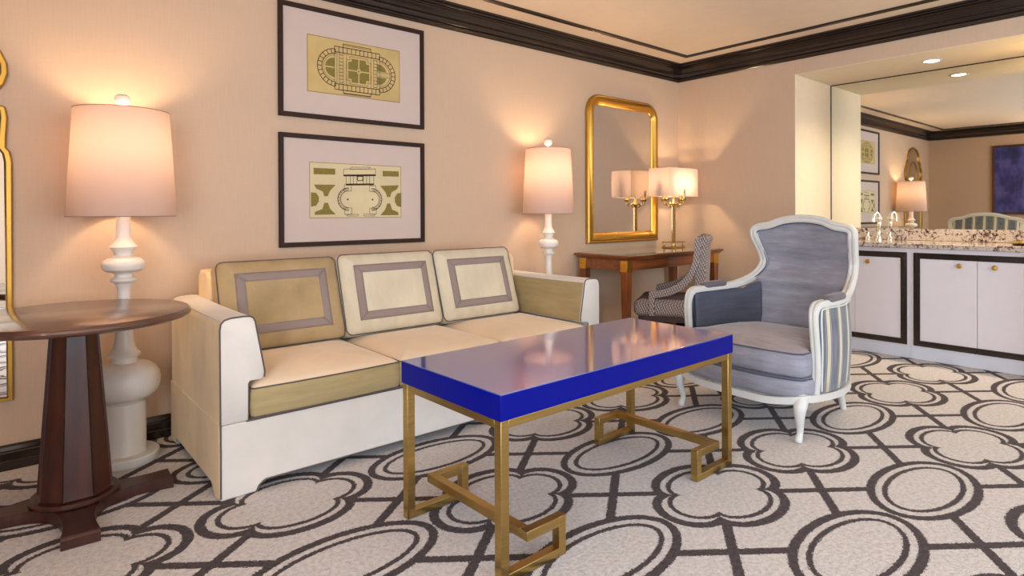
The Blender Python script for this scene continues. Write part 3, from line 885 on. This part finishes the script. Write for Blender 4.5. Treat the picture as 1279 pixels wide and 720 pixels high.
for s in (-1, 1):
    ld = bpy.data.lights.new('bulb_light', 'POINT'); ld.energy = 6.5; ld.color = (1, .70, .42); ld.shadow_soft_size = .02
    lo = bpy.data.objects.new('bulb_light', ld); COL.objects.link(lo); lo.parent = DL; lo.location = (s*.09, 0, .60)

# ------------------------------------------------------------------ desk mirror
def arch_outline(x0, x1, z0, z1, r, n=8, rb=.004):
    pts = []
    for cx, cz, a0, rr in ((x1-r, z1-r, 0, r), (x0+r, z1-r, 90, r)):
        for k in range(n+1):
            a = math.radians(a0+90*k/n); pts.append((cx+rr*math.cos(a), cz+rr*math.sin(a)))
    pts += [(x0, z0), (x1, z0)]
    return pts
DM = thing('gilt_mirror', 'gold framed mirror with rounded top corners hanging above the desk', 'mirror', (0, 0, 0))
b = B(); fwid = .094
prof = [(0, 0), (0, .022), (.010, .032), (.020, .030), (.026, .036), (.045, .046), (.062, .042), (.072, .030), (.080, .026), (.086, .020), (.094, .012), (.094, 0)]
loops = []
for a, d in prof:
    o = arch_outline(3.868+a, 4.872-a, .886+a, 2.196-a, max(.16-a, .02))
    loops.append([(x, YB-.002-d, z) for x, z in o])
vl = rings(b, loops, cap0=False, cap1=False)
finish('frame', b, [GOLD], DM, ang=50)
b = B(); o = arch_outline(3.868+.088, 4.872-.088, .886+.088, 2.196-.088, .075)
rings(b, [[(x, YB-.0125, z) for x, z in o], [(x, YB-.003, z) for x, z in o]]); finish('mirror_glass', b, MIRROR, DM)

# ------------------------------------------------------------------ shaped mirror at the left
half = [(0, 2.272), (.055, 2.264), (.125, 2.250), (.195, 2.222), (.245, 2.18), (.275, 2.13), (.285, 2.08), (.278, 2.045), (.300, 2.035), (.335, 2.01), (.352, 1.975), (.350, 1.945), (.38, 1.925), (.41, 1.89), (.430, 1.84), (.432, 1.80), (.420, 1.755), (.39, 1.715), (.362, 1.69), (.36, 1.665), (.39, 1.648), (.425, 1.637), (.430, 1.60), (.424, 1.50), (.424, 1.46), (.438, 1.44), (.445, 1.40), (.445, .325)]
mxc = -.415
full = [(mxc+x, z) for x, z in half]+[(mxc-x, z) for x, z in reversed(half[1:])]
LM = thing('scalloped_mirror', 'tall gold scalloped mirror cut off by the left picture edge', 'mirror', (0, 0, 0))
b = B(); path = [Vector((x, YB-.016, z)) for x, z in full]
sweep(b, path, [(-.013, -.014), (.013, -.014), (.016, 0), (.008, .014), (-.008, .014), (-.016, 0)], closed=True, up=Vector((0, -1, 0)), fixed=True)
finish('frame', b, GOLD, LM, ang=50)
b = B(); rings(b, [[(x, YB-.012, z) for x, z in full], [(x, YB-.002, z) for x, z in full]]); finish('mirror_glass', b, MIRROR, LM)
b = B()
arch = [(mxc-.19, 1.30)]+[(mxc-.19*math.cos(PI*k/16), 1.80+.23*math.sin(PI*k/16)) for k in range(17)]+[(mxc+.19, 1.30)]
sweep(b, [Vector((x, YB-.017, z)) for x, z in arch], rrect(.020, .008, .002, 2), up=Vector((0, -1, 0)), fixed=True)
finish('arch_reflection', b, GOLD, LM)  # solid arch standing in for a golden reflection in the glass

# ------------------------------------------------------------------ framed prints
def framed(z0, z1, label, draw, paper_rect, pmat):
    x0, x1 = 1.243, 2.229
    t = thing('framed_print', label, 'picture', (0, 0, 0), 0, 'framed plan prints over the sofa')
    w, d = .028, .026
    b = B()
    loops = [[(x0+i, YB-y, z0+i), (x1-i, YB-y, z0+i), (x1-i, YB-y, z1-i), (x0+i, YB-y, z1-i)] for i, y in ((0, .002), (0, d-.002), (.002, d), (w-.004, d), (w, d-.010), (w, .002))]
    rings(b, loops, cap0=False, cap1=False); finish('frame', b, BLACKBROWN, t, smooth=False)
    b = B(); box(b, x0+w-.004, x1-w+.004, YB-.013, YB-.002, z0+w-.004, z1-w+.004)
    finish('mat_board', b, MATBOARD, t, smooth=False)
    px0, px1, pz0, pz1 = paper_rect
    b = B(); box(b, px0, px1, YB-.0142, YB-.0131, pz0, pz1)
    L1, L2, G = B(), B(), B()
    draw(L1, L2, G, px0, px1, pz0, pz1)
    for mi, src in ((1, L1), (2, L2), (3, G)):
        for f in src.faces:
            nf = b.faces.new([b.verts.new(v.co) for v in f.verts]); nf.material_index = mi
        src.free()
    finish('engraving', b, [pmat, INK, INK2, GREENINK], t, smooth=False)
    return t

def plotter(crop_quad, px0, px1, pz0, pz1):
    """maps the measured crop frame of the paper to metres on the paper"""
    (tlx, tly), (trx, try_), (brx, bry), (blx, bly) = crop_quad
    def P(x, y):
        u = (x-tlx)/(trx-tlx); top = tly+(try_-tly)*u; bot = bly+(bry-bly)*u
        v = (y-top)/(bot-top); return (px0+(px1-px0)*u, pz1-(pz1-pz0)*v)
    return P
YP = YB-.0146
def seg(bm, p, q_, w, y=YP):
    (x0, z0), (x1, z1) = p, q_; dx, dz = x1-x0, z1-z0; L = math.hypot(dx, dz) or 1e-6
    w *= 1.35; nx, nz = -dz/L*w/2, dx/L*w/2
    vs = [bm.verts.new((a, y, c)) for a, c in ((x0+nx, z0+nz), (x0-nx, z0-nz), (x1-nx, z1-nz), (x1+nx, z1+nz))]
    bm.faces.new(vs)
def dashed(bm, p, q_, w, step=.007, duty=.55):
    L = math.dist(p, q_); n = max(1, int(L/step))
    for k in range(n):
        a, c = k/n, (k+duty)/n
        seg(bm, (p[0]+(q_[0]-p[0])*a, p[1]+(q_[1]-p[1])*a), (p[0]+(q_[0]-p[0])*c, p[1]+(q_[1]-p[1])*c), w)
def poly(bm, pts, y=YP+.0002):
    bm.faces.new([bm.verts.new((x, y, z)) for x, z in pts])
def rect(bm, x0, z0, x1, z1, w, dash=False):
    f = dashed if dash else seg
    for a, c in (((x0, z0), (x1, z0)), ((x1, z0), (x1, z1)), ((x1, z1), (x0, z1)), ((x0, z1), (x0, z0))): f(bm, a, c, w)
def arcd(bm, cx, cz, r, a0, a1, w, dash=False, n=28):
    for k in range(n):
        a = math.radians(a0+(a1-a0)*k/n); c = math.radians(a0+(a1-a0)*(k+(.55 if dash else 1))/n)
        seg(bm, (cx+r*math.cos(a), cz+r*math.sin(a)), (cx+r*math.cos(c), cz+r*math.sin(c)), w)

def draw_top(L, E_, G, px0, px1, pz0, pz1):
    W, H = px1-px0, pz1-pz0
    rect(E_, px0+.003, pz0+.003, px1-.003, pz1-.003, .003)
    U = lambda u: px0+W*u
    V = lambda v: pz1-H*v
    cz = V(.515)
    k = .0036
    for cx, a0, a1 in ((U(.285), 90, 270), (U(.760), -90, 90)):
        arcd(L, cx, cz, .116, a0, a1, k); arcd(L, cx, cz, .088, a0, a1, k); arcd(L, cx, cz, .077, a0, a1, .003, True)
        for i in range(13):
            a = math.radians(a0+180*i/12); seg(L, (cx+.088*math.cos(a), cz+.088*math.sin(a)), (cx+.116*math.cos(a), cz+.116*math.sin(a)), k)
    # gardens of the half rounds
    cx = U(.285)
    poly(G, [(cx-.006, cz+.004)]+[(cx-.006+.060*math.cos(math.radians(a)), cz+.004+.056*math.sin(math.radians(a))) for a in range(90, 181, 9)])
    poly(G, [(cx-.006, cz-.004)]+[(cx-.006+.060*math.cos(math.radians(a)), cz-.004+.056*math.sin(math.radians(a))) for a in range(180, 271, 9)])
    cx = U(.760)
    for s in (1, -1):
        poly(G, [(cx-.016, cz+s*.020), (cx+.052, cz+s*.020), (cx+.040, cz+s*.045), (cx+.015, cz+s*.064), (cx-.016, cz+s*.068)])
        dashed(L, (cx-.016, cz+s*.014), (cx+.085, cz+s*.014), .003, .006)
    # body
    for x in (.275, .300, .325, .365, .400, .665, .695, .735, .765):
        dashed(L, (U(x), V(.23)), (U(x), V(.80)), .0032, .0065)
    for v in (.13, .23, .80, .90):
        seg(L, (U(.275), V(v)), (U(.765), V(v)), k)
    for i in range(12):
        x = .275+.49*i/11
        seg(L, (U(x), V(.13)), (U(x), V(.23)), .0032); seg(L, (U(x), V(.80)), (U(x), V(.90)), .0032)
    rect(L, U(.365), V(.13), U(.665), V(.065), .003); dashed(L, (U(.365), V(.09)), (U(.665), V(.09)), .004, .006)
    rect(L, U(.365), V(.95), U(.665), V(.90), .003); dashed(L, (U(.365), V(.965)), (U(.665), V(.965)), .005, .006)
    for y in range(9): 
        v = .27+.5*y/8
        seg(L, (U(.325), V(v)), (U(.365), V(v)), .0025); seg(L, (U(.695), V(v)), (U(.735), V(v)), .0025)
    # square court with notched corners
    a0, a1, b0, b1, c = U(.400), U(.665), V(.27), V(.77), .022
    path = [(a0+c, b0), (a1-c, b0), (a1-c, b0-c), (a1, b0-c), (a1, b1+c), (a1-c, b1+c), (a1-c, b1), (a0+c, b1), (a0+c, b1+c), (a0, b1+c), (a0, b0-c), (a0+c, b0-c)]
    for i in range(12): dashed(L, path[i], path[(i+1) % 12], .0035, .006)
    mx_, mz = (a0+a1)/2, (b0+b1)/2; g = .004
    for sx in (-1, 1):
        for sz in (-1, 1):
            ex, ez = (a1-a0)/2-.012, (b0-b1)/2-.012; cc = .022
            poly(G, [(mx_+sx*g, mz+sz*.014), (mx_+sx*.012, mz+sz*.014), (mx_+sx*.012, mz+sz*g), (mx_+sx*ex, mz+sz*g), (mx_+sx*ex, mz+sz*(ez-cc)), (mx_+sx*(ex-cc), mz+sz*(ez-cc)), (mx_+sx*(ex-cc), mz+sz*ez), (mx_+sx*g, mz+sz*ez)])
    poly(G, [(mx_+.006*math.cos(a*PI/4), mz+.006*math.sin(a*PI/4)) for a in range(8)], YP)

def draw_low(L, E_, G, px0, px1, pz0, pz1):
    rect(E_, px0+.003, pz0+.003, px1-.003, pz1-.003, .0025)
    P = plotter(((60, 55), (1030, 112), (1035, 665), (62, 660)), px0, px1, pz0, pz1)
    def R_(bm, x0, y0, x1, y1, w, dash=True):
        c = [P(x0, y0), P(x1, y0), P(x1, y1), P(x0, y1)]
        for i in range(4): (dashed if dash else seg)(bm, c[i], c[(i+1) % 4], w)
    def G_(x0, y0, x1, y1): poly(G, [P(x0, y0), P(x1, y0+(x1-x0)*.05), P(x1, y1+(x1-x0)*.03), P(x0, y1)])
    G_(102, 122, 315, 190); G_(818, 158, 1000, 218)
    for m in (False, True):
        def Q(x, y):
            if not m: return P(x, y)
            return P(1106-x, y+16)
        poly(G, [Q(105, 300), Q(318, 304), Q(260, 370), Q(240, 425), Q(205, 425), Q(190, 375), Q(130, 345)])
        poly(G, [Q(110, 622), Q(318, 620), Q(262, 560), Q(240, 495), Q(205, 495), Q(185, 560), Q(115, 590)])
        o = [Q(76, 382), Q(125, 388), Q(152, 430), Q(152, 480), Q(125, 525), Q(76, 535)]
        poly(G, o)
    for x0, y0, x1, y1 in ((400, 138, 738, 208), (468, 118, 676, 138), (425, 208, 718, 305), (405, 305, 478, 372), (672, 318, 740, 378), (408, 552, 482, 622), (672, 560, 745, 624), (432, 622, 550, 640), (608, 622, 724, 642)):
        R_(L, x0, y0, x1, y1, .0036)
    R_(L, 400, 200, 738, 210, .004, False); R_(L, 425, 298, 718, 308, .004, False)
    for x in (468, 500, 535, 605, 640, 672): dashed(L, P(x, 212), P(x, 300), .004)
    R_(L, 545, 215, 600, 262, .004, False)
    for c, a0, a1 in ((P(448, 460), 90, 270), (P(697, 465), -90, 90)):
        for r_, dsh in ((.071, False), (.063, True), (.053, False)): arcd(L, c[0], c[1], r_, a0, a1, .0034, dsh)
        for i in range(12):
            a = math.radians(a0+180*i/11); seg(L, (c[0]+.063*math.cos(a), c[1]+.063*math.sin(a)), (c[0]+.071*math.cos(a), c[1]+.071*math.sin(a)), .003)
    for x, y in ((441, 462), (704, 467)):
        c = P(x, y); poly(L, [(c[0]+.006*math.cos(a*PI/4), c[1]+.006*math.sin(a*PI/4)) for a in range(8)])
framed(1.735, 2.411, 'upper dark-framed print of an oval garden plan above the sofa', draw_top, (1.413, 2.045, 1.896, 2.243), PAPER)
framed(.960, 1.637, 'lower dark-framed print of a symmetrical building plan above the sofa', draw_low, (1.422, 2.052, 1.129, 1.473), PAPER2)

# painting on the left wall (seen in the bar mirror)
t = thing('blue_painting', 'large blue abstract painting reflected in the bar mirror', 'painting', (XL, 0, 0))
b = B(); y0, y1, z0, z1 = 1.30, 2.63, 1.09, 2.29
loops = [[(y, y0+i, z0+i), (y, y1-i, z0+i), (y, y1-i, z1-i), (y, y0+i, z1-i)] for i, y in ((0, .002), (0, .035), (.035, .035), (.035, .002))]
rings(b, loops, cap0=False, cap1=False); finish('frame', b, wood('brown_frame_wood', srgb(70, 42, 26), srgb(98, 60, 36)), t, smooth=False)
b = B(); box(b, .002, .022, y0+.03, y1-.03, z0+.03, z1-.03); finish('canvas', b, ABSTRACT, t, smooth=False)

# ------------------------------------------------------------------ wing armchair (local: -X is its front)
AC = thing('armchair', 'grey velvet armchair with white carved frame and striped sides', 'armchair', (3.077, 1.741, 0), -.082)
def side_pts(s):
    return [(.125, s*.378, .215), (.122, s*.388, .33), (.108, s*.392, .46), (.096, s*.390, .58), (.104, s*.386, .645), (.135, s*.384, .676), (.20, s*.382, .682), (.33, s*.378, .682), (.45, s*.362, .686),
            (.55, s*.335, .702), (.645, s*.308, .735), (.715, s*.290, .785), (.742, s*.284, .84), (.725, s*.290, .90), (.695, s*.302, .96), (.675, s*.311, 1.005), (.674, s*.308, 1.040), (.680, s*.276, 1.060), (.684, s*.205, 1.072), (.696, s*.13, 1.100), (.700, s*.06, 1.112)]
ring_path = side_pts(-1)+[(.702, 0, 1.115)]+list(reversed(side_pts(1)))
cp = catmull(ring_path, 5)
# moulded rail section with a groove
rp = [(-.026, -.018), (-.010, -.021), (.010, -.021), (.026, -.018), (.028, .006), (.024, .018), (.012, .022), (.004, .017), (-.004, .017), (-.012, .022), (-.024, .018), (-.028, .006)]
b = B()
scl = []
N = len(cp)
for i, p in enumerate(cp):
    scl.append(1.0 if p.z > .5 else 1.0)
# orientation: keep the wide face turned to the sitter's side
def sweep_dir(bm, path, prof, dirf):
    loops = []
    n = len(path)
    for i, p in enumerate(path):
        t = (path[min(i+1, n-1)]-path[max(i-1, 0)]).normalized()
        d = dirf(p, t); nrm = (d-t*d.dot(t)).normalized(); s = t.cross(nrm); k = .74 if p.z < .62 else (.74+(p.z-.62)*2.2 if p.z < .69 else .89)
        loops.append([p+s*a*k+nrm*c*k for a, c in prof])
    rings(bm, loops)
def face_dir(p, t):
    if p.z < .66 and p.x < .2: return Vector((-1, 0, .15))
    f = max(0, min(1, (p.z-.68)/.12))
    up = Vector((0, 0, 1)); fr = Vector((-1, 0, 0))
    if p.x < .2: 
        g = max(0, min(1, (p.x-.10)/.08)); return fr*(1-g)+up*g
    if p.x < .60 and p.z < .8:
        g = max(0, min(1, (p.x-.42)/.2)); return up*(1-g)+(fr*.7+up*.3)*g
    return fr + up*max(0, .3*(1-(p.z-.70)/.15)) if p.z < .85 else fr
sweep_dir(b, cp, rp, face_dir)
finish('frame', b, CHAIRWHITE, AC, ang=45)

def tube(bm, pts, rs, per=6, n=12, ell=1):
    c = catmull([Vector(p) for p in pts], per); R_ = catmull([Vector((r, 0, 0)) for r in rs], per)
    sweep(bm, c, circ(1, n), scale=[max(.001, v.x) for v in R_], up=Vector((0, 1, 0)))
for s in (-1, 1):
    b = B(); tube(b, [(.040, s*.364, .226), (.018, s*.368, .205), (-.004, s*.372, .170), (-.002, s*.370, .120), (.012, s*.364, .075), (.014, s*.362, .042), (.000, s*.363, .018), (-.004, s*.364, .001)], [.024, .033, .031, .023, .018, .0155, .019, .0155])
    finish('front_leg', b, CHAIRWHITE, AC, ang=60)
    b = B(); tube(b, [(.60, s*.255, .235), (.625, s*.255, .20), (.648, s*.252, .15), (.668, s*.246, .09), (.695, s*.240, .045), (.715, s*.237, .001)], [.036, .034, .027, .021, .019, .017])
    finish('rear_leg', b, CHAIRWHITE, AC, ang=60)
# seat rail: bow front
fr = [(.055, -.385), (.010, -.372), (-.022, -.30), (-.044, -.18), (-.052, 0), (-.044, .18), (-.022, .30), (.010, .372), (.055, .385)]
side_out = [(.14, .392), (.30, .395), (.45, .378), (.58, .330), (.665, .262)]
plan = fr + side_out + [(.69, .13), (.70, 0), (.69, -.13)] + [(x, -y) for x, y in reversed(side_out)]
pl = catmull([Vector((x, y, 0)) for x, y in plan], 5, closed=True)
def zr(p):
    a = abs(p.y)
    if p.x < .05: return .188+.030*max(0, (a-.20)/.18)**1.5
    return .205+.016*math.sin(PI*min(1, max(0, (p.x-.05)/.6)))*-1+.01
b = B(); sweep(b, [Vector((p.x, p.y, zr(p))) for p in pl], [(-.014, -.018), (.009, -.018), (.016, -.011), (.012, -.003), (.017, .003), (.016, .013), (.009, .018), (-.014, .018)], closed=True, fixed=True)
finish('seat_rail', b, CHAIRWHITE, AC, ang=45)
out2 = [(p.x*.985+.008, p.y*.975) for p in pl]
b = B(); pad(b, out2, .205, .312, dome=.006, puff=.012, edge=.012, c=(.33, 0), nl=4)
pf = finish('seat_platform', b, GREY_V, AC, ang=60)
# T-shaped cushion
tc_ = [(.098, -.352), (.090, -.378), (.015, -.378), (-.012, -.34), (-.036, -.20), (-.046, 0), (-.036, .20), (-.012, .34), (.015, .378), (.090, .378), (.098, .352), (.30, .350), (.50, .325), (.63, .26), (.655, .13), (.66, 0), (.655, -.13), (.63, -.26), (.50, -.325), (.30, -.350)]
tcs = dense(tc_, .03)
b = B(); pad(b, tcs, .318, .447, dome=.034, puff=.008, edge=.012, c=(.28, 0), nl=10)
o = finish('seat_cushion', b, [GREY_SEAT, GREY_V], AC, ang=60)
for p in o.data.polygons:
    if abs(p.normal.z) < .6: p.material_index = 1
for z in (.441, .322):
    b = B(); sweep(b, [(x, y, z) for x, y in tcs], circ(.0042, 8), closed=True); finish('piping', b, DGREY_V, o)
b = B(); sweep(b, [(x, y, .306) for x, y in out2 if x < .12], circ(.0035, 6)); finish('piping', b, DGREY_V, pf)

# back panels
def back_outline(inset):
    left = [p for p in catmull(side_pts(1), 4) if p.z > .735 and p.x > .6]
    pts = [(p.x, p.y, p.z) for p in left]
    mirror_ = [(x, -y, z) for x, y, z in reversed(pts)]
    low = [(.665, -.285, .66), (.655, -.285, .50), (.645, -.275, .40), (.66, 0, .38), (.645, .275, .40), (.655, .285, .50), (.665, .285, .66)]
    loop = pts+[(.702, 0, 1.115)]+mirror_+low
    cz = .75
    res = []
    for x, y, z in loop:
        L_ = math.hypot(y, z-cz) or 1
        res.append((x, y-y/L_*inset, z-(z-cz)/L_*inset))
    return res
def panel(bm, loop, xo, depth, n=8, edge_x=0, uv=False):
    cz = .75; loops = []
    for k in range(n+1):
        s = 1-k/n*.97
        loops.append([(x*1+xo+depth*(1-s**2.2), y*s, cz+(z-cz)*s) for x, y, z in loop])
    vl = rings(bm, loops, cap0=False)
    return vl
ol = back_outline(.022)
def edge_tables():
    import bisect
    pts = [(z, abs(y), x) for x, y, z in ol if y > 0]
    return sorted(pts)
ET = edge_tables()
def edge_at(z):
    if z <= ET[0][0]: return ET[0][1], ET[0][2]
    for a_, c_ in zip(ET[:-1], ET[1:]):
        if a_[0] <= z <= c_[0]:
            t_ = (z-a_[0])/max(1e-6, c_[0]-a_[0]); return a_[1]+(c_[1]-a_[1])*t_, a_[2]+(c_[2]-a_[2])*t_
    return ET[-1][1], ET[-1][2]
CRZ = sorted([(abs(y), z) for x, y, z in ol if z > 1.02])
def crest_z(y):
    y = abs(y)
    if y <= CRZ[0][0]: return CRZ[0][1]
    for a_, c_ in zip(CRZ[:-1], CRZ[1:]):
        if a_[0] <= y <= c_[0]: return a_[1]+(c_[1]-a_[1])*(y-a_[0])/max(1e-6, c_[0]-a_[0])
    return CRZ[-1][1]
def back_grid(bm, xoff, depth, edge, nu=28, nv=36, grow=0, uvl=None):
    g = []; zb2 = .40
    for j in range(nv+1):
        v_ = j/nv; zz = zb2+(1.022-zb2)*v_; hw_, ex = edge_at(zz); hw_ += grow; row = []
        for i in range(nu+1):
            u_ = -1+2*i/nu; y = hw_*math.sin(u_*PI/2)
            top = crest_z(y*.97)+grow
            f = max(0, (v_-.80)/.20); z = zz+(top-1.022)*f*f*(3-2*f)
            cu = (1-(y/hw_)**2); cv = min(1, (1.0-v_)/.14) if v_ > .86 else 1
            x = ex + xoff + depth*max(0, cu)**.8*(1-.35*abs(v_-.45)) + edge*max(0, 1-min(1, cu/.12))*1 + edge*(1-cv)
            row.append(bm.verts.new((x, y, z)))
        g.append(row)
    for j in range(nv):
        for i in range(nu):
            f = bm.faces.new((g[j][i], g[j][i+1], g[j+1][i+1], g[j+1][i]))
            if uvl:
                for l in f.loops: l[uvl].uv = (l.vert.co.y+.046*2, l.vert.co.z)
b = B(); back_grid(b, -.008, .050, .012)
cz = .75
ip = finish('inside_back', b, GREY_V, AC, ang=70)
b = B(); up_ = [Vector((x-.006, y*.992, cz+(z-cz)*.992)) for x, y, z in ol if z > .70 or True]
sweep(b, [p for p in up_ if p.z > .70], circ(.0042, 8)); finish('piping', b, DGREY_V, ip)
b = B(); uvl = b.loops.layers.uv.new('UVMap'); back_grid(b, .030, .048, -.014, grow=.008, uvl=uvl)
finish('outside_back', b, STRIPE, AC, ang=70)
# side panels
def side_panel(name, s, off, mat, uv=False, ztop=.665, zbot=.225, x_end=.66):
    base = catmull([Vector((.135, .380, 0)), Vector((.24, .388, 0)), Vector((.38, .378, 0)), Vector((.52, .345, 0)), Vector((.62, .300, 0)), Vector((.672, .268, 0))], 5)
    b = B(); uvl = b.loops.layers.uv.new('UVMap'); arc = [0]
    for i in range(1, len(base)): arc.append(arc[-1]+(base[i]-base[i-1]).length)
    rows = []
    M_ = 8
    for j in range(M_+1):
        t_ = j/M_; row = []
        for i, p in enumerate(base):
            tt = (base[min(i+1, len(base)-1)]-base[max(i-1, 0)]).normalized(); nn = Vector((-tt.y, tt.x, 0))
            nn = nn if nn.y > 0 else -nn
            zt_ = ztop+ .045*max(0, (p.x-.56)/.11)
            z = zbot+(zt_-zbot)*t_
            bulge = off+(.012 if off > 0 else -.010)*math.sin(PI*t_)
            q = p+nn*bulge
            row.append((q.x, q.y*s, z, arc[i]))
        rows.append(row)
    vr = [[b.verts.new(r[:3]) for r in row] for row in rows]
    for j in range(M_):
        for i in range(len(base)-1):
            f = b.faces.new((vr[j][i], vr[j][i+1], vr[j+1][i+1], vr[j+1][i]))
            for l in f.loops:
                ii = i if l.vert in (vr[j][i], vr[j+1][i]) else i+1
                l[uvl].uv = ((arc[ii]+.05)*.74, l.vert.co.z)
    o = finish(name, b, mat, AC, ang=70)
    md = o.modifiers.new('thick', 'SOLIDIFY'); md.thickness = .012; md.offset = 0
    return o
for s in (-1, 1):
    side_panel('outside_arm_panel', s, .008, STRIPE)
    side_panel('inside_arm_panel', s, -.014, DGREY_V)
    # cream edging strip beside the post
    b = B(); sweep(b, catmull([Vector((.150, s*.402, .24)), Vector((.146, s*.408, .45)), Vector((.150, s*.402, .63)), Vector((.19, s*.402, .658)), Vector((.40, s*.392, .658)), Vector((.56, s*.352, .672))], 5), circ(.005, 8))
    finish('gimp_edge', b, CHAIRWHITE, AC)
    # arm pad
    pp = catmull([Vector((.225, s*.382, .700)), Vector((.30, s*.380, .702)), Vector((.37, s*.374, .703)), Vector((.43, s*.366, .705))], 5)
    b = B(); n = len(pp)
    sweep(b, pp, rrect(.060, .040, .018, 4), fixed=True, scale=[.72 if i in (0, n-1) else (.93 if i in (1, n-2) else 1) for i in range(n)])
    finish('arm_pad', b, PADG, AC, ang=60)

# ------------------------------------------------------------------ desk chair (local: +Y is its front)
DC = thing('desk_chair', 'low-armed chair in black and white key-pattern fabric facing the desk', 'chair', (4.150, 2.905, 0), math.radians(30)); DC.scale = (1, .89, 1)
hw = .245
b = B(); so = dense([(-hw, -.25), (hw, -.25), (hw, .27), (hw-.03, .295), (-hw+.03, .295), (-hw, .27)], .03)
pad(b, so, .345, .462, dome=.038, puff=.006, edge=.02, nl=8)
o = finish('seat', b, [KEYSEAT, KEYW], DC, ang=60)
for p in o.data.polygons:
    if abs(p.normal.z) < .85: p.material_index = 1
b = B()
bk = [(-.235, .40), (-.225, .60), (-.228, .80), (-.238, .945), (-.250, .968), (-.285, .978), (-.325, .972), (-.337, .95), (-.330, .93), (-.318, .915), (-.315, .80), (-.305, .60), (-.295, .35), (-.245, .35)]
loops = []
for x in (-hw, -hw+.004, -.15, 0, .15, hw-.004, hw):
    e_ = .0 if abs(x) < hw-.002 else .006
    cyy, czz = -.28, .66
    loops.append([(x, y+(cyy-y)*e_*4-.030*(1-(x/hw)**2), z+(czz-z)*e_) for y, z in bk])
rings(b, loops); finish('back', b, KEYW, DC, ang=50)
for s in (-1, 1):
    b = B()
    outer = catmull([Vector((0, -.225, .955)), Vector((0, -.218, .84)), Vector((0, -.185, .725)), Vector((0, -.105, .625)), Vector((0, .01, .567)), Vector((0, .10, .548)), Vector((0, .150, .542))], 6)
    inner = catmull([Vector((0, -.290, .955)), Vector((0, -.270, .84)), Vector((0, -.235, .70)), Vector((0, -.150, .585)), Vector((0, -.03, .520)), Vector((0, .06, .500)), Vector((0, .110, .492))], 6)
    x0_, x1_ = s*(hw-.005), s*(hw+.034)
    poly_ = [(p.y, p.z) for p in outer]+[(.160, .530), (.162, .50), (.160, .352), (.112, .352), (.112, .47)]+[(p.y, p.z) for p in reversed(inner)]
    va = [b.verts.new((x0_, y, z)) for y, z in poly_]; vb = [b.verts.new((x1_, y, z)) for y, z in poly_]
    n = len(poly_)
    for k in range(n): b.faces.new((va[k], va[(k+1) % n], vb[(k+1) % n], vb[k]))
    # strip faces between the outer and inner curves
    m = len(outer)
    for V_ in (va, vb):
        for k in range(m-1): b.faces.new((V_[k], V_[k+1], V_[n-2-k], V_[n-1-k]))
        b.faces.new((V_[m-1], V_[m], V_[m+1], V_[m+2], V_[m+3], V_[m+4], V_[n-m]))
    finish('arm', b, KEYW, DC, ang=40, bevel=.004)
    b = B()
    for k in range(36):
        z = .40+.53*k/35; y = -.297-.020*max(0, (z-.4)/.5)
        lathe(b, [(.001, 0), (.004, 0), (.003, .002), (.001, .0025)], 8)
        vs = b.verts[-32:] if False else None
    b.free()
    b = B()
    for k in range(36):
        z = .40+.52*k/35; y = -.270-.022*max(0, (z-.4)/.5)
        c = Vector((s*(hw+.001), y, z))
        vs = [b.verts.new(c+Vector((0, .0042*math.cos(a*PI/3), .0042*math.sin(a*PI/3)))) for a in range(6)]; tp = b.verts.new(c+Vector((s*.003, 0, 0)))
        for a in range(6): b.faces.new((vs[a], vs[(a+1) % 6], tp))
    nh = finish('nailhead_trim', b, BRASS_LAMP, DC); nh['kind'] = 'stuff'
for sx in (-1, 1):
    for y, sp2 in ((.235, .0), (-.235, -.05)):
        b = B(); cx = sx*(hw-.03)
        rings(b, [[(cx+a*s_, y+dy+c*s_, z) for a, c in ((-1, -1), (1, -1), (1, 1), (-1, 1))] for s_, z, dy in ((.015, .001, sp2), (.024, .345, 0))])
        finish('leg', b, DARKWOOD, DC, bevel=.002)
b = B(); box(b, -hw+.02, hw-.02, .215, .245, .300, .344); box(b, -hw+.02, hw-.02, -.245, -.215, .300, .344)
for s in (-1, 1): box(b, s*(hw-.03)-.012, s*(hw-.03)+.012, -.21, .21, .300, .344); box(b, s*(hw-.03)-.009, s*(hw-.03)+.009, -.22, .22, .13, .155)
finish('under_frame', b, DARKWOOD, DC)

# ------------------------------------------------------------------ lights
def area(name, loc, rot, sx, sy, e, col):
    ld = bpy.data.lights.new(name, 'AREA'); ld.shape = 'RECTANGLE'; ld.size = sx; ld.size_y = sy; ld.energy = e; ld.color = col
    o = bpy.data.objects.new(name, ld); COL.objects.link(o); o.location = loc; o.rotation_euler = rot; return o
area('window_daylight', ((WX0+WX1)/2, YF-.02, (WZ0+WZ1)/2), (PI/2, 0, 0), WX1-WX0-.1, WZ1-WZ0-.1, 97, (.76, .87, 1.0))
area('window_daylight', (XL+.005-.03, (LY0+LY1)/2, 1.35), (PI/2, 0, -PI/2), LY1-LY0-.1, 1.9, 138, (.76, .87, 1.0))
# pale blue background light outside the windows
w = bpy.data.worlds.new('world'); bpy.context.scene.world = w; w.use_nodes = True
w.node_tree.nodes['Background'].inputs[0].default_value = (.75, .85, 1, 1); w.node_tree.nodes['Background'].inputs[1].default_value = 1.0

sc = bpy.context.scene
sc.view_settings.view_transform = 'Standard'; sc.view_settings.look = 'None'; sc.view_settings.gamma = 1
sc.view_settings.use_curve_mapping = False
sc.view_settings.exposure = 0.12
sc.cycles.use_denoising = True
sc.cycles.max_bounces = 8; sc.cycles.diffuse_bounces = 5; sc.cycles.glossy_bounces = 5
sc.cycles.sample_clamp_indirect = 6
sc.cycles.caustics_reflective = False; sc.cycles.caustics_refractive = False
